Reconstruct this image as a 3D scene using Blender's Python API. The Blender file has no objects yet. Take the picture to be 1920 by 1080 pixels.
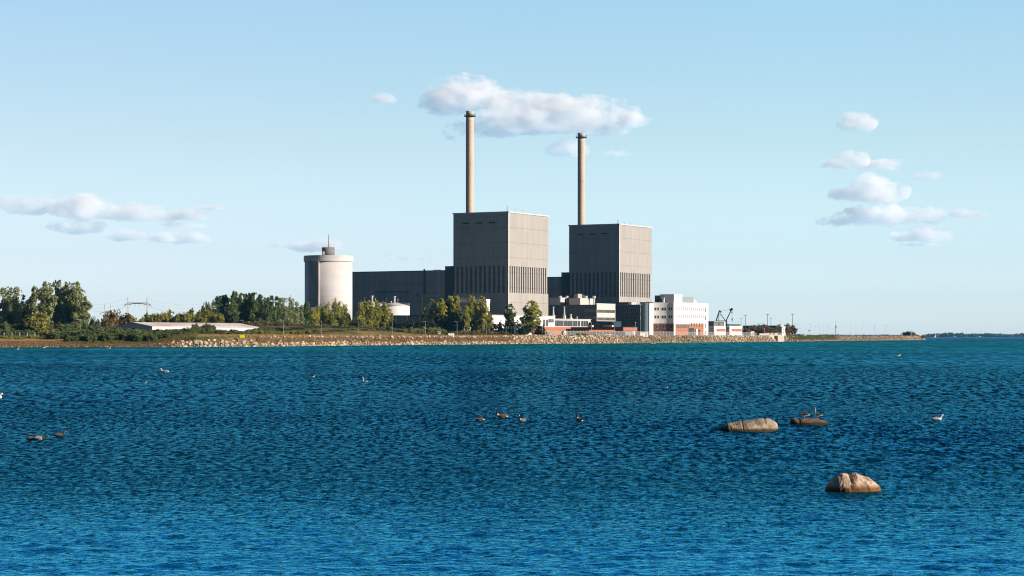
import bpy, bmesh, math, random
import numpy as np
from mathutils import Vector, Matrix, noise
random.seed(7); rng = np.random.default_rng(7)
S = bpy.context.scene; C = S.collection
R = math.radians
F = 3840.0; HL = 630.5; CH = 3.6; G = 3.9
def at(px, py, Y):
    "pixel of the 1920 px photograph at distance Y -> world point (metres)"
    return Vector(((px-960)/F*Y, Y, CH+(HL-py)/F*Y))
def zat(py, Y): return CH+(HL-py)/F*Y

# ---------------------------------------------------------------- camera
cd = bpy.data.cameras.new('camera'); cam = bpy.data.objects.new('camera', cd); C.objects.link(cam)
cam.location = (0, 0, CH); cam.rotation_euler = (R(90), 0, 0)
cd.lens = 72; cd.sensor_width = 36; cd.shift_y = (HL-540)/1920; cd.clip_start = .5; cd.clip_end = 60000
S.camera = cam
# ---------------------------------------------------------------- light
SUN_EL = 21.0
SUN_AZ = Vector((.94, -.34, 0)).normalized()          # horizontal direction towards the sun
sd = Vector((SUN_AZ.x*math.cos(R(SUN_EL)), SUN_AZ.y*math.cos(R(SUN_EL)), math.sin(R(SUN_EL))))
sl = bpy.data.lights.new('sun', 'SUN'); so = bpy.data.objects.new('sun', sl); C.objects.link(so)
sl.energy = 5.0; sl.angle = R(.5); sl.color = (1, .865, .74)
so.rotation_euler = sd.to_track_quat('Z', 'Y').to_euler(); so.location = (300, -100, 300)
W = bpy.data.worlds.new('World'); S.world = W; W.use_nodes = True
nt = W.node_tree; nt.nodes.clear()
def N(t, kind, **kw):
    n = t.nodes.new(kind)
    for k, v in kw.items(): setattr(n, k, v)
    return n
sky = N(nt, 'ShaderNodeTexSky', sky_type='NISHITA'); sky.sun_disc = False
sky.sun_elevation = R(SUN_EL); sky.sun_rotation = math.atan2(SUN_AZ.x, SUN_AZ.y)
sky.air_density = 1.0; sky.dust_density = .6; sky.ozone_density = 2.0
tc = N(nt, 'ShaderNodeTexCoord'); sx = N(nt, 'ShaderNodeSeparateXYZ')
nt.links.new(tc.outputs['Generated'], sx.inputs[0])
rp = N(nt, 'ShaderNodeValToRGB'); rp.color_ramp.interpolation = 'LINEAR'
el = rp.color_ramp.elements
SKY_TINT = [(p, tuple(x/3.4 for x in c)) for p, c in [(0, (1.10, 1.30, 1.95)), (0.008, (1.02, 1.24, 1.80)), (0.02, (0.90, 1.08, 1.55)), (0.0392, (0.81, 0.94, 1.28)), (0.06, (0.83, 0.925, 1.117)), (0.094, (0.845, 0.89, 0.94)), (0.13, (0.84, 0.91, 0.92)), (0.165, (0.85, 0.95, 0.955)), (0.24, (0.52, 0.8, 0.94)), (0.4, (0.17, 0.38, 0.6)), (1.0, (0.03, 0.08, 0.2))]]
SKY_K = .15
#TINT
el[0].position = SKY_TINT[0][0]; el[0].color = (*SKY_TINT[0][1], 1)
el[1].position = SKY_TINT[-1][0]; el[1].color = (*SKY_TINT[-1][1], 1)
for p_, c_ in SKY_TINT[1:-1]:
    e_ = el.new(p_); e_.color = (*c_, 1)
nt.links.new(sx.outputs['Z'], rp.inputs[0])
mx = N(nt, 'ShaderNodeMix', data_type='RGBA', blend_type='MULTIPLY'); mx.inputs[0].default_value = 1
nt.links.new(sky.outputs[0], mx.inputs[6]); nt.links.new(rp.outputs[0], mx.inputs[7])
# sky behind the viewer dimmed and tinted blue to deepen the shaded walls
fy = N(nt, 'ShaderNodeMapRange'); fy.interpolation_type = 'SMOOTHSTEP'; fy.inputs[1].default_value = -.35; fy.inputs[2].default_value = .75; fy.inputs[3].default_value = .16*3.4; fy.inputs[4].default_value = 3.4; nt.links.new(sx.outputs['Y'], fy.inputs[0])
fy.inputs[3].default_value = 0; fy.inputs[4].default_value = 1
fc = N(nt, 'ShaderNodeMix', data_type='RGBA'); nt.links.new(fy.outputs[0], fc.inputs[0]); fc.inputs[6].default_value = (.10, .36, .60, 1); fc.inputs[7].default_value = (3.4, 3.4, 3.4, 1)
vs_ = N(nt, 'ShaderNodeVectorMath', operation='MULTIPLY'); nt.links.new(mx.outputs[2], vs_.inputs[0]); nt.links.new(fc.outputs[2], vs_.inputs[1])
bg = N(nt, 'ShaderNodeBackground'); bg.inputs[1].default_value = SKY_K
# the side of the sky turned away from the sun is a little deeper
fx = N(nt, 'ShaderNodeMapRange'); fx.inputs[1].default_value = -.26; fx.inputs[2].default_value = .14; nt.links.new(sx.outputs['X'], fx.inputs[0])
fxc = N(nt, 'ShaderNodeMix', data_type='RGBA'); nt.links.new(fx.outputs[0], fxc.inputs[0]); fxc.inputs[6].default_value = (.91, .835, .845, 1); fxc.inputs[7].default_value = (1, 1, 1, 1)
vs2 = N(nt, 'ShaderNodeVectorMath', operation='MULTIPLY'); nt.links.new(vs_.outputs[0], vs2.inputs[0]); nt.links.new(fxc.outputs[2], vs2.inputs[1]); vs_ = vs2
# below the horizon: the blue sea and land that light the clouds from beneath
lt = N(nt, 'ShaderNodeMath', operation='LESS_THAN'); nt.links.new(sx.outputs['Z'], lt.inputs[0]); lt.inputs[1].default_value = -.004
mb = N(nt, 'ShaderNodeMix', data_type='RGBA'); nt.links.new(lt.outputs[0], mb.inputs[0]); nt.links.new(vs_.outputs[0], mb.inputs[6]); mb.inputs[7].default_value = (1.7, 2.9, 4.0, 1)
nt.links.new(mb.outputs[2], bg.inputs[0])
wo = N(nt, 'ShaderNodeOutputWorld'); nt.links.new(bg.outputs[0], wo.inputs[0])
S.view_settings.view_transform = 'Standard'; S.view_settings.look = 'None'
S.view_settings.exposure = .48; S.view_settings.gamma = 1
cy = S.cycles; cy.use_denoising = True; cy.denoiser = 'OPENIMAGEDENOISE'; cy.denoising_input_passes = 'RGB_ALBEDO_NORMAL'; cy.denoising_prefilter = 'ACCURATE'; cy.max_bounces = 16; cy.diffuse_bounces = 2; cy.glossy_bounces = 3
cy.transparent_max_bounces = 16; cy.volume_bounces = 16; cy.volume_step_rate = .35; cy.volume_max_steps = 256; cy.caustics_reflective = False; cy.caustics_refractive = False
cy.sample_clamp_indirect = 4; cy.filter_width = 1.1

# ---------------------------------------------------------------- helpers
def tag(o, label=None, cat=None, group=None, kind=None):
    if label: o['label'] = label
    if cat: o['category'] = cat
    if group: o['group'] = group
    if kind: o['kind'] = kind
    return o
def empty(name, loc=(0, 0, 0), rz=0, label=None, cat=None, group=None):
    o = bpy.data.objects.new(name, None); C.objects.link(o); o.location = loc; o.rotation_euler = (0, 0, rz)
    o.empty_display_size = .5
    return tag(o, label, cat, group)
def link(name, me, parent=None, mats=None, smooth=False):
    o = bpy.data.objects.new(name, me); C.objects.link(o)
    if mats and not me.materials:
        for m in (mats if isinstance(mats, (list, tuple)) else [mats]): me.materials.append(m)
    if smooth: me.shade_smooth()
    if parent: o.parent = parent
    return o
def copy_tree(o, parent=None):
    c = o.copy(); C.objects.link(c)
    if parent: c.parent = parent
    for ch in list(o.children): copy_tree(ch, c)
    return c
class MB:
    def __init__(s): s.v = []; s.f = []; s.m = []
    def add(s, vs, fs, m=0):
        b = len(s.v); s.v += [tuple(v) for v in vs]; s.f += [tuple(i+b for i in f) for f in fs]; s.m += [m]*len(fs)
    def box(s, x0, x1, y0, y1, z0, z1, m=0):
        if x0 > x1: x0, x1 = x1, x0
        if y0 > y1: y0, y1 = y1, y0
        s.add([(x0,y0,z0),(x1,y0,z0),(x1,y1,z0),(x0,y1,z0),(x0,y0,z1),(x1,y0,z1),(x1,y1,z1),(x0,y1,z1)],
              [(0,3,2,1),(4,5,6,7),(0,1,5,4),(1,2,6,5),(2,3,7,6),(3,0,4,7)], m)
        return s
    def prism(s, pts, z0, z1, m=0):
        n = len(pts)
        s.add([(x,y,z0) for x,y in pts]+[(x,y,z1) for x,y in pts],
              [tuple(range(n-1,-1,-1)), tuple(range(n,2*n))]+[(i,(i+1)%n,n+(i+1)%n,n+i) for i in range(n)], m)
        return s
    def beam(s, a, b, r, n=5, r2=None, m=0):
        a = Vector(a); b = Vector(b); d = (b-a).normalized(); r2 = r if r2 is None else r2
        u = d.cross(Vector((0,0,1)) if abs(d.z) < .9 else Vector((1,0,0))).normalized(); w = d.cross(u)
        vs = []
        for c, q in ((a,r),(b,r2)):
            for i in range(n):
                t = 2*math.pi*i/n; vs.append(c+u*q*math.cos(t)+w*q*math.sin(t))
        s.add(vs, [(i,(i+1)%n,n+(i+1)%n,n+i) for i in range(n)]+[tuple(range(n-1,-1,-1)), tuple(range(n,2*n))], m)
        return s
    def lathe(s, prof, n=32, c=(0,0), m=0):
        vs = []
        for r, z in prof:
            for i in range(n):
                t = 2*math.pi*i/n; vs.append((c[0]+r*math.cos(t), c[1]+r*math.sin(t), z))
        fs = [(j*n+i, j*n+(i+1)%n, (j+1)*n+(i+1)%n, (j+1)*n+i) for j in range(len(prof)-1) for i in range(n)]
        fs += [tuple(range(n-1,-1,-1)), tuple(range((len(prof)-1)*n, len(prof)*n))]
        s.add(vs, fs, m); return s
    def mesh(s, name='m'):
        me = bpy.data.meshes.new(name); me.from_pydata(s.v, [], s.f); me.polygons.foreach_set('material_index', s.m); me.update(); return me
    def build(s, name, mats, parent=None, smooth=False):
        return link(name, s.mesh(name), parent, mats, smooth)
MC = {}
def mat(name, col, rough=.85, var=.12, vs=.5, bump=0, spec=.3, metal=0, stretch=(1,1,1), col2=None, det=4):
    if name in MC: return MC[name]
    m = bpy.data.materials.new(name); m.use_nodes = True; t = m.node_tree; b = t.nodes['Principled BSDF']
    b.inputs['Roughness'].default_value = rough; b.inputs['Specular IOR Level'].default_value = spec; b.inputs['Metallic'].default_value = metal
    b.inputs['Base Color'].default_value = (*col, 1)
    if var or bump or col2:
        c = N(t, 'ShaderNodeTexCoord'); mp = N(t, 'ShaderNodeMapping'); mp.inputs['Scale'].default_value = stretch
        n = N(t, 'ShaderNodeTexNoise'); n.inputs['Scale'].default_value = vs; n.inputs['Detail'].default_value = det; n.inputs['Roughness'].default_value = .65
        t.links.new(c.outputs['Object'], mp.inputs[0]); t.links.new(mp.outputs[0], n.inputs['Vector'])
        r = N(t, 'ShaderNodeValToRGB'); r.color_ramp.elements[0].position = .3; r.color_ramp.elements[1].position = .7
        a = [x*(1-var) for x in col]; z = [min(1, x*(1+var)) for x in (col2 or col)]
        r.color_ramp.elements[0].color = (*a, 1); r.color_ramp.elements[1].color = (*z, 1)
        t.links.new(n.outputs[0], r.inputs[0]); t.links.new(r.outputs[0], b.inputs['Base Color'])
        if bump:
            bp = N(t, 'ShaderNodeBump'); bp.inputs['Strength'].default_value = bump; bp.inputs['Distance'].default_value = .1
            t.links.new(n.outputs[0], bp.inputs['Height']); t.links.new(bp.outputs[0], b.inputs['Normal'])
    MC[name] = m; return m
def math_(t, op, a, b=None, c=None):
    n = N(t, 'ShaderNodeMath', operation=op)
    for i, v in enumerate((a, b, c)):
        if v is None: continue
        if isinstance(v, (int, float)): n.inputs[i].default_value = v
        else: t.links.new(v, n.inputs[i])
    return n.outputs[0]
def cladding(name, col, seam_h=8.2, off=0.0, rib=.6, dark=.70, var=.08, hseam=True):
    "ribbed metal sheeting: vertical ribs, sheet-to-sheet tone changes, thin horizontal joints"
    if name in MC: return MC[name]
    m = mat(name, col, rough=.55, var=var, vs=.35, stretch=(1, 1, .06), spec=.25)
    t = m.node_tree; b = t.nodes['Principled BSDF']
    c = N(t, 'ShaderNodeTexCoord'); s = N(t, 'ShaderNodeSeparateXYZ'); t.links.new(c.outputs['Object'], s.inputs[0])
    xy = math_(t, 'ADD', s.outputs[0], s.outputs[1])
    z = math_(t, 'FRACT', math_(t, 'DIVIDE', math_(t, 'ADD', s.outputs[2], off), seam_h))
    line = math_(t, 'LESS_THAN', z, .035)
    wn = N(t, 'ShaderNodeTexWhiteNoise', noise_dimensions='2D')
    cb = N(t, 'ShaderNodeCombineXYZ'); t.links.new(math_(t, 'FLOOR', math_(t, 'DIVIDE', xy, 1.2)), cb.inputs[0])
    t.links.new(math_(t, 'FLOOR', math_(t, 'DIVIDE', s.outputs[2], seam_h)), cb.inputs[1]); t.links.new(cb.outputs[0], wn.inputs[0])
    tone = math_(t, 'ADD', math_(t, 'MULTIPLY', wn.outputs[0], .10), .95)
    vl = math_(t, 'LESS_THAN', math_(t, 'FRACT', math_(t, 'DIVIDE', xy, 1.2)), .12)
    tone = math_(t, 'SUBTRACT', tone, math_(t, 'MULTIPLY', vl, .10))
    if hseam: tone = math_(t, 'MULTIPLY', tone, math_(t, 'SUBTRACT', 1.0, math_(t, 'MULTIPLY', line, 1-dark)))
    src = b.inputs['Base Color'].links[0].from_socket
    v = N(t, 'ShaderNodeVectorMath', operation='SCALE'); t.links.new(src, v.inputs[0]); t.links.new(tone, v.inputs[3])
    t.links.new(v.outputs[0], b.inputs['Base Color'])
    wv = math_(t, 'SINE', math_(t, 'MULTIPLY', xy, 2*math.pi/rib))
    bp = N(t, 'ShaderNodeBump'); bp.inputs['Strength'].default_value = .25; bp.inputs['Distance'].default_value = .04
    t.links.new(wv, bp.inputs['Height']); t.links.new(bp.outputs[0], b.inputs['Normal'])
    return m
def pour_lines(m, step, amt=.10, stain=.12):
    "horizontal casting joints and faint vertical run-off stains on a concrete cylinder"
    t = m.node_tree; b = t.nodes['Principled BSDF']; c = N(t, 'ShaderNodeTexCoord'); s = N(t, 'ShaderNodeSeparateXYZ'); t.links.new(c.outputs['Object'], s.inputs[0])
    l = math_(t, 'LESS_THAN', math_(t, 'FRACT', math_(t, 'DIVIDE', s.outputs[2], step)), .10)
    w = N(t, 'ShaderNodeTexWhiteNoise', noise_dimensions='1D'); t.links.new(math_(t, 'FLOOR', math_(t, 'DIVIDE', s.outputs[2], step)), w.inputs['W'])
    mp = N(t, 'ShaderNodeMapping'); mp.inputs['Scale'].default_value = (1, 1, .03); n = N(t, 'ShaderNodeTexNoise'); n.inputs['Scale'].default_value = .9; n.inputs['Detail'].default_value = 6
    t.links.new(c.outputs['Object'], mp.inputs[0]); t.links.new(mp.outputs[0], n.inputs[0])
    f = math_(t, 'SUBTRACT', math_(t, 'SUBTRACT', 1.0+stain*.5, math_(t, 'MULTIPLY', l, amt)), math_(t, 'MULTIPLY', n.outputs[0], stain)); f = math_(t, 'MULTIPLY', f, math_(t, 'ADD', .97, math_(t, 'MULTIPLY', w.outputs['Value'], .06)))
    v = N(t, 'ShaderNodeVectorMath', operation='SCALE'); t.links.new(b.inputs['Base Color'].links[0].from_socket, v.inputs[0]); t.links.new(f, v.inputs[3]); t.links.new(v.outputs[0], b.inputs['Base Color'])
def grid_mat(name, col, line, sx_=1.2, sz=1.2, w=.08, rough=.4, var=.06):
    "square panels with thin joints (object x+y and z)"
    if name in MC: return MC[name]
    m = mat(name, col, rough=rough, var=var, vs=.6)
    t = m.node_tree; b = t.nodes['Principled BSDF']
    c = N(t, 'ShaderNodeTexCoord'); s = N(t, 'ShaderNodeSeparateXYZ'); t.links.new(c.outputs['Object'], s.inputs[0])
    xy = math_(t, 'ADD', s.outputs[0], s.outputs[1])
    a = math_(t, 'LESS_THAN', math_(t, 'FRACT', math_(t, 'DIVIDE', xy, sx_)), w)
    d = math_(t, 'LESS_THAN', math_(t, 'FRACT', math_(t, 'DIVIDE', s.outputs[2], sz)), w)
    k = math_(t, 'MAXIMUM', a, d)
    mxn = N(t, 'ShaderNodeMix', data_type='RGBA'); t.links.new(k, mxn.inputs[0])
    t.links.new(b.inputs['Base Color'].links[0].from_socket, mxn.inputs[6]); mxn.inputs[7].default_value = (*line, 1)
    t.links.new(mxn.outputs[2], b.inputs['Base Color'])
    return m
def brick(name, col, var=.2): return mat(name, col, var=var, vs=2.5, stretch=(1, 1, 3), bump=.2)
M_CLAD = cladding('grey_cladding', (.385, .36, .33), off=-1.5)
M_CLAD2 = cladding('blue_grey_cladding', (.28, .31, .33), seam_h=9.5)
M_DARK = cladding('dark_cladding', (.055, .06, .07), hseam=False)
M_TRIM = mat('pale_trim', (.60, .585, .56), rough=.5)
M_WHITE = mat('white_render', (.78, .765, .74), var=.05, vs=.3)
M_CREAM = mat('cream_panel', (.56, .53, .49), var=.06, vs=.4)
M_CONC = mat('concrete', (.40, .375, .34), var=.16, vs=.5, bump=.2)
M_STACK = mat('stack_concrete', (.62, .48, .37), var=.10, vs=.18, stretch=(1, 1, .25))
pour_lines(M_STACK, 3.4, .13, .22)
M_STEEL = mat('galvanised_steel', (.36, .37, .37), rough=.5, metal=.3, var=.1)
M_DKSTEEL = mat('dark_steel', (.05, .055, .06), rough=.6, var=.1)
M_GLASS = mat('window_glass', (.035, .055, .065), rough=.12, var=0, spec=.6)
M_BRICK = brick('red_brick', (.42, .16, .09))
M_DBRICK = brick('shaded_dark_brick', (.17, .05, .035))  # darker copy of the red brick, with the gatehouse's shade put into its colour
M_ORANGE = mat('orange_awning', (.75, .16, .05), var=.05)
M_ROOF = mat('flat_roof_felt', (.10, .10, .10), var=.2)
M_RUST = mat('red_rust', (.30, .10, .06), var=.3, vs=.4)
# ---------------------------------------------------------------- shoreline and ground
SH = [(-600, 600), (-300, 628), (-100, 645), (0, 656), (150, 668), (320, 680), (480, 706), (640, 790), (800, 862), (960, 950), (1120, 1030),
      (1168, 1056), (1280, 1162), (1330, 1204), (1420, 1316), (1480, 1396), (1600, 1640), (1738, 1985)]
SX = np.array([(p-960)/F*y for p, y in SH]); SY = np.array([y for p, y in SH])
def shore(X): return np.interp(X, SX, SY)
def sX(px):   # world X of the shoreline seen at pixel px
    P_ = np.array([p for p, y in SH]); Y_ = np.array([y for p, y in SH]); y = np.interp(px, P_, Y_); return (px-960)/F*y
X320, X480, X700, X1490, XTIP = sX(300), sX(480), sX(700), sX(1500), SX[-1]
MOUNDS = [(520, 830, 46, 30, 3.4), (600, 860, 40, 26, 2.4), (700, 905, 30, 18, 3.0), (655, 880, 30, 20, 1.6), (470, 800, 26, 24, 2.4), (90, 735, 40, 24, 1.2), (0, 730, 46, 24, 1.4), (185, 735, 24, 20, .6)]
def ground(X, Y):
    X = np.asarray(X, float); Y = np.asarray(Y, float); t = Y-shore(X)
    steep = np.interp(t, [-8, 0, 6, 9, 14, 2000], [-2.4, 0, 3.3, 3.75, G, G])
    beach = np.interp(t, [-8, 0, 3, 12, 26, 44, 2000], [-1.6, 0, .7, 1.9, 2.5, G, G])
    w = np.clip((X-X320)/12+.5, 0, 1); z = steep*w+beach*(1-w)
    for p, yy, rx, ry, h in MOUNDS:
        cx = (p-960)/F*yy; z = z+h*np.exp(-(((X-cx)/rx)**2+((Y-yy)/ry)**2)*1.3)*np.clip((t-16)/10, 0, 1)
    T = np.where(X < X1490, 1500, 15.0); T = np.where(X > XTIP, -50, T)
    edge = np.clip((T-t)/5, 0, 1)*np.clip((XTIP-X)/4, 0, 1)
    return np.where(z > -1, (z+1.5)*edge-1.5, z)
def gz(X, Y): return float(ground(X, Y))
def grid_mesh(name, X, Y, Z):
    n, m = X.shape; me = bpy.data.meshes.new(name); me.vertices.add(n*m)
    me.vertices.foreach_set('co', np.stack([X, Y, Z], -1).astype(np.float32).ravel())
    i = np.arange(n-1)[:, None]*m+np.arange(m-1)[None]; q = np.stack([i, i+1, i+m+1, i+m], -1).reshape(-1, 4)
    k = len(q); me.loops.add(k*4); me.loops.foreach_set('vertex_index', q.ravel().astype(np.int32)); me.polygons.add(k)
    me.polygons.foreach_set('loop_start', np.arange(0, k*4, 4, dtype=np.int32)); me.update(); me.validate(); return me
xs = np.concatenate([np.arange(-1500, -330, 40), np.arange(-330, X1490, 3.0), [X1490-.2, X1490+.2], np.arange(X1490+3, XTIP, 3.0), [XTIP-.1, XTIP+5]])
ts = np.concatenate([np.arange(-8, 20, 1.0), np.arange(20, 60, 2.5), np.arange(60, 240, 6), np.arange(240, 500, 25), [600, 800, 1100, 1400, 1499, 1510]])
gx, gt = np.meshgrid(xs, ts); gy = shore(gx)+gt; gzz = ground(gx, gy)
bump_ = np.array([[noise.noise(Vector((a*.09, b*.09, 0))) for a, b in zip(r1, r2)] for r1, r2 in zip(gx, gy)])
gzz = gzz+bump_*.35*np.clip(gt/6, 0, 1)*np.where(gx < X1490, 1, .3)
gm = bpy.data.materials.new('ground_soil'); gm.use_nodes = True; t = gm.node_tree; b = t.nodes['Principled BSDF']; b.inputs['Roughness'].default_value = .95; b.inputs['Specular IOR Level'].default_value = .1
c = N(t, 'ShaderNodeTexCoord'); n1 = N(t, 'ShaderNodeTexNoise'); n1.inputs['Scale'].default_value = .06; n1.inputs['Detail'].default_value = 5
n2 = N(t, 'ShaderNodeTexNoise'); n2.inputs['Scale'].default_value = .9; n2.inputs['Detail'].default_value = 6
t.links.new(c.outputs['Object'], n1.inputs[0]); t.links.new(c.outputs['Object'], n2.inputs[0])
k = math_(t, 'ADD', math_(t, 'MULTIPLY', n1.outputs[0], .6), math_(t, 'MULTIPLY', n2.outputs[0], .4))
r = N(t, 'ShaderNodeValToRGB'); e = r.color_ramp.elements; e[0].position = .38; e[0].color = (.05, .06, .022, 1); e[1].position = .66; e[1].color = (.24, .16, .07, 1)
q = e.new(.5); q.color = (.11, .10, .04, 1)
t.links.new(k, r.inputs[0]); t.links.new(r.outputs[0], b.inputs['Base Color'])
land = link('ground', grid_mesh('ground', gx.T, gy.T, gzz.T), None, gm, True); tag(land, kind='structure')

# ---------------------------------------------------------------- sea: real wave geometry up to 600 m, fine ripples as bump
rows = [14.0]
while rows[-1] < 320: rows.append(rows[-1]*(1+.0022)+.0)
while rows[-1] < 6900: rows.append(rows[-1]*1.03)
rows = np.array(rows); ux = np.linspace(-.34, .34, 1000)
wy, wu = np.meshgrid(rows, ux, indexing='ij'); wx = wu*wy
sp = np.maximum(np.where(wy < 320, wy*.0022, wy*.03), wy*.00068)
wz = np.zeros_like(wx); NW = 54
lam = np.exp(rng.uniform(np.log(.22), np.log(1.6), NW)); lam[:4] = [2.4, 3.0, 3.6, 2.1]
ang = R(-100)+rng.normal(0, .62, NW); ph = rng.uniform(0, 6.28, NW)
wx1 = wx+.25*np.sin(wy*.9+wx*.3)+.6*np.sin(wx*.21+wy*.13); wy1 = wy+.3*np.sin(wx*.8+1)+.5*np.sin(wx*.17-wy*.11)
gust = .80+.28*np.sin(wx*.045+wy*.09+1.2*np.sin(wx*.03))+.22*np.sin(wx*.11-wy*.031+2)
gust = gust*np.interp(wy, [14, 29, 38, 52, 75], [.35, .50, .72, .95, 1.05])
SL = .042
for L_, a_, p_ in zip(lam, ang, ph):
    k_ = 2*math.pi/L_; fade = np.clip((L_/sp-2.2)/2.5, 0, 1); s_ = SL*(.35 if L_ > 2 else .7 if L_ > 1 else 1)
    if not fade.any(): continue
    f_ = k_*(math.cos(a_)*wx1+math.sin(a_)*wy1)+p_
    wz += fade*s_/k_*(np.sin(f_)+.22*np.cos(2*f_))
wz *= gust*np.clip((330-wy)/120, 0, 1)
wm = bpy.data.materials.new('sea_water'); wm.use_nodes = True; t = wm.node_tree; b = t.nodes['Principled BSDF']
t.nodes.remove(b); mo = t.nodes['Material Output']
dif = N(t, 'ShaderNodeBsdfDiffuse'); glo = N(t, 'ShaderNodeBsdfGlossy'); glo.inputs['Color'].default_value = (.14, .75, 1.0, 1); glo.inputs['Roughness'].default_value = .10
fr = N(t, 'ShaderNodeFresnel'); fr.inputs['IOR'].default_value = 1.333; ms = N(t, 'ShaderNodeMixShader')
# a choppy surface never reaches mirror reflectance at grazing angles; the calm strip nearest the viewer comes closer to it
cap = N(t, 'ShaderNodeMapRange'); cap.inputs[1].default_value = 30; cap.inputs[2].default_value = 48; cap.inputs[3].default_value = .9; cap.inputs[4].default_value = .56
wfac = math_(t, 'MINIMUM', fr.outputs[0], cap.outputs[0]); t.links.new(wfac, ms.inputs[0]); t.links.new(dif.outputs[0], ms.inputs[1]); t.links.new(glo.outputs[0], ms.inputs[2]); t.links.new(ms.outputs[0], mo.inputs[0])
c = N(t, 'ShaderNodeTexCoord'); s = N(t, 'ShaderNodeSeparateXYZ'); t.links.new(c.outputs['Object'], s.inputs[0]); t.links.new(s.outputs[1], cap.inputs[0])
rg = N(t, 'ShaderNodeMapRange'); rg.inputs[1].default_value = 60; rg.inputs[2].default_value = 700; rg.inputs[3].default_value = .10; rg.inputs[4].default_value = .26; t.links.new(s.outputs[1], rg.inputs[0]); t.links.new(rg.outputs[0], glo.inputs['Roughness'])
lo = N(t, 'ShaderNodeTexNoise'); lo.inputs['Scale'].default_value = .006; lo.inputs['Detail'].default_value = 3
mp = N(t, 'ShaderNodeMapping'); mp.inputs['Scale'].default_value = (.35, 1.0, 1); t.links.new(c.outputs['Object'], mp.inputs[0]); t.links.new(mp.outputs[0], lo.inputs[0])
# water body colour by depth of the bay: deep blue near, turquoise shoal, navy beyond
yy = math_(t, 'ADD', math_(t, 'LOGARITHM', s.outputs[1], 10.0), math_(t, 'MULTIPLY', math_(t, 'SUBTRACT', lo.outputs[0], .5), .5))
r = N(t, 'ShaderNodeValToRGB'); e = r.color_ramp.elements; mr = math_(t, 'DIVIDE', math_(t, 'SUBTRACT', yy, 1.4), 2.4)
WAT = [(0, (.0005, .062, .125)), (.2, (.0005, .023, .060)), (.30, (.0005, .016, .046)), (.42, (.0005, .020, .050)), (.50, (.0005, .042, .058)), (.57, (.0005, .082, .068)), (.70, (.0005, .094, .070)), (.755, (.0005, .010, .036)), (1, (.0005, .007, .032))]
e[0].position = 0; e[0].color = (*WAT[0][1], 1); e[1].position = 1; e[1].color = (*WAT[-1][1], 1)
for p_, c_ in WAT[1:-1]:
    q = e.new(p_); q.color = (*c_, 1)
t.links.new(mr, r.inputs[0]); t.links.new(r.outputs[0], dif.inputs['Color'])
m1 = N(t, 'ShaderNodeMapping'); m1.inputs['Rotation'].default_value = (0, 0, R(-9)); m1.inputs['Scale'].default_value = (.62, 1, 1); t.links.new(c.outputs['Object'], m1.inputs[0])
def wn(scale, det, rough, dist=0):
    h = N(t, 'ShaderNodeTexNoise'); h.inputs['Scale'].default_value = scale; h.inputs['Detail'].default_value = det; h.inputs['Roughness'].default_value = rough; h.inputs['Distortion'].default_value = dist
    t.links.new(m1.outputs[0], h.inputs[0]); return h.outputs[0]
gp = N(t, 'ShaderNodeMapping'); gp.inputs['Scale'].default_value = (.5, .22, 1); gp.inputs['Rotation'].default_value = (0, 0, R(-12)); t.links.new(c.outputs['Object'], gp.inputs[0])
gn = N(t, 'ShaderNodeTexNoise'); gn.inputs['Scale'].default_value = .12; gn.inputs['Detail'].default_value = 4; t.links.new(gp.outputs[0], gn.inputs[0])
gust_ = math_(t, 'ADD', .45, math_(t, 'MULTIPLY', gn.outputs[0], 1.1))
near = N(t, 'ShaderNodeMapRange'); near.inputs[1].default_value = 29; near.inputs[2].default_value = 60; near.inputs[3].default_value = .42; near.inputs[4].default_value = 1.0; t.links.new(s.outputs[1], near.inputs[0])
fine = math_(t, 'ADD', math_(t, 'MULTIPLY', wn(8.0, 3, .55, .4), .17), math_(t, 'MULTIPLY', wn(2.8, 2, .5), .17))
far = math_(t, 'MULTIPLY', wn(.55, 3, .6), math_(t, 'MINIMUM', math_(t, 'DIVIDE', s.outputs[1], 500.0), 1.0))
hh = math_(t, 'MULTIPLY', math_(t, 'ADD', fine, math_(t, 'MULTIPLY', far, .55)), math_(t, 'MULTIPLY', gust_, near.outputs[0]))
bp = N(t, 'ShaderNodeBump'); bp.inputs['Strength'].default_value = 1; bp.inputs['Distance'].default_value = 1.0
t.links.new(hh, bp.inputs['Height'])
for q in (glo, fr, dif): t.links.new(bp.outputs[0], q.inputs['Normal'])
# light and dark of wavelets and gusts, put into the share of reflection
def streak(sx__, sy__, det, rot):
    q = N(t, 'ShaderNodeMapping'); q.inputs['Scale'].default_value = (sx__, sy__, 1); q.inputs['Rotation'].default_value = (0, 0, R(rot)); t.links.new(c.outputs['Object'], q.inputs[0])
    n_ = N(t, 'ShaderNodeTexNoise'); n_.inputs['Scale'].default_value = 1; n_.inputs['Detail'].default_value = det; n_.inputs['Roughness'].default_value = .6; t.links.new(q.outputs[0], n_.inputs[0]); return n_.outputs[0]
prev_ = None      # five fixed sizes of wavelet, coarser ones taking over where the finer ones can no longer be seen
for (fx_, fy_, y0_, y1_) in ((7.4, 4.8, 0, 0), (4.4, 1.75, 40, 62), (2.2, .54, 85, 130), (1.05, .135, 190, 300), (.46, .038, 460, 700)):
    cur = streak(fx_, fy_, 3, 4)
    if prev_ is None: prev_ = cur; continue
    wA = N(t, 'ShaderNodeMapRange'); wA.inputs[1].default_value = y0_; wA.inputs[2].default_value = y1_; t.links.new(s.outputs[1], wA.inputs[0])
    st = N(t, 'ShaderNodeMix', data_type='FLOAT'); t.links.new(wA.outputs[0], st.inputs[0]); t.links.new(prev_, st.inputs[2]); t.links.new(cur, st.inputs[3]); prev_ = st.outputs[0]
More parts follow.
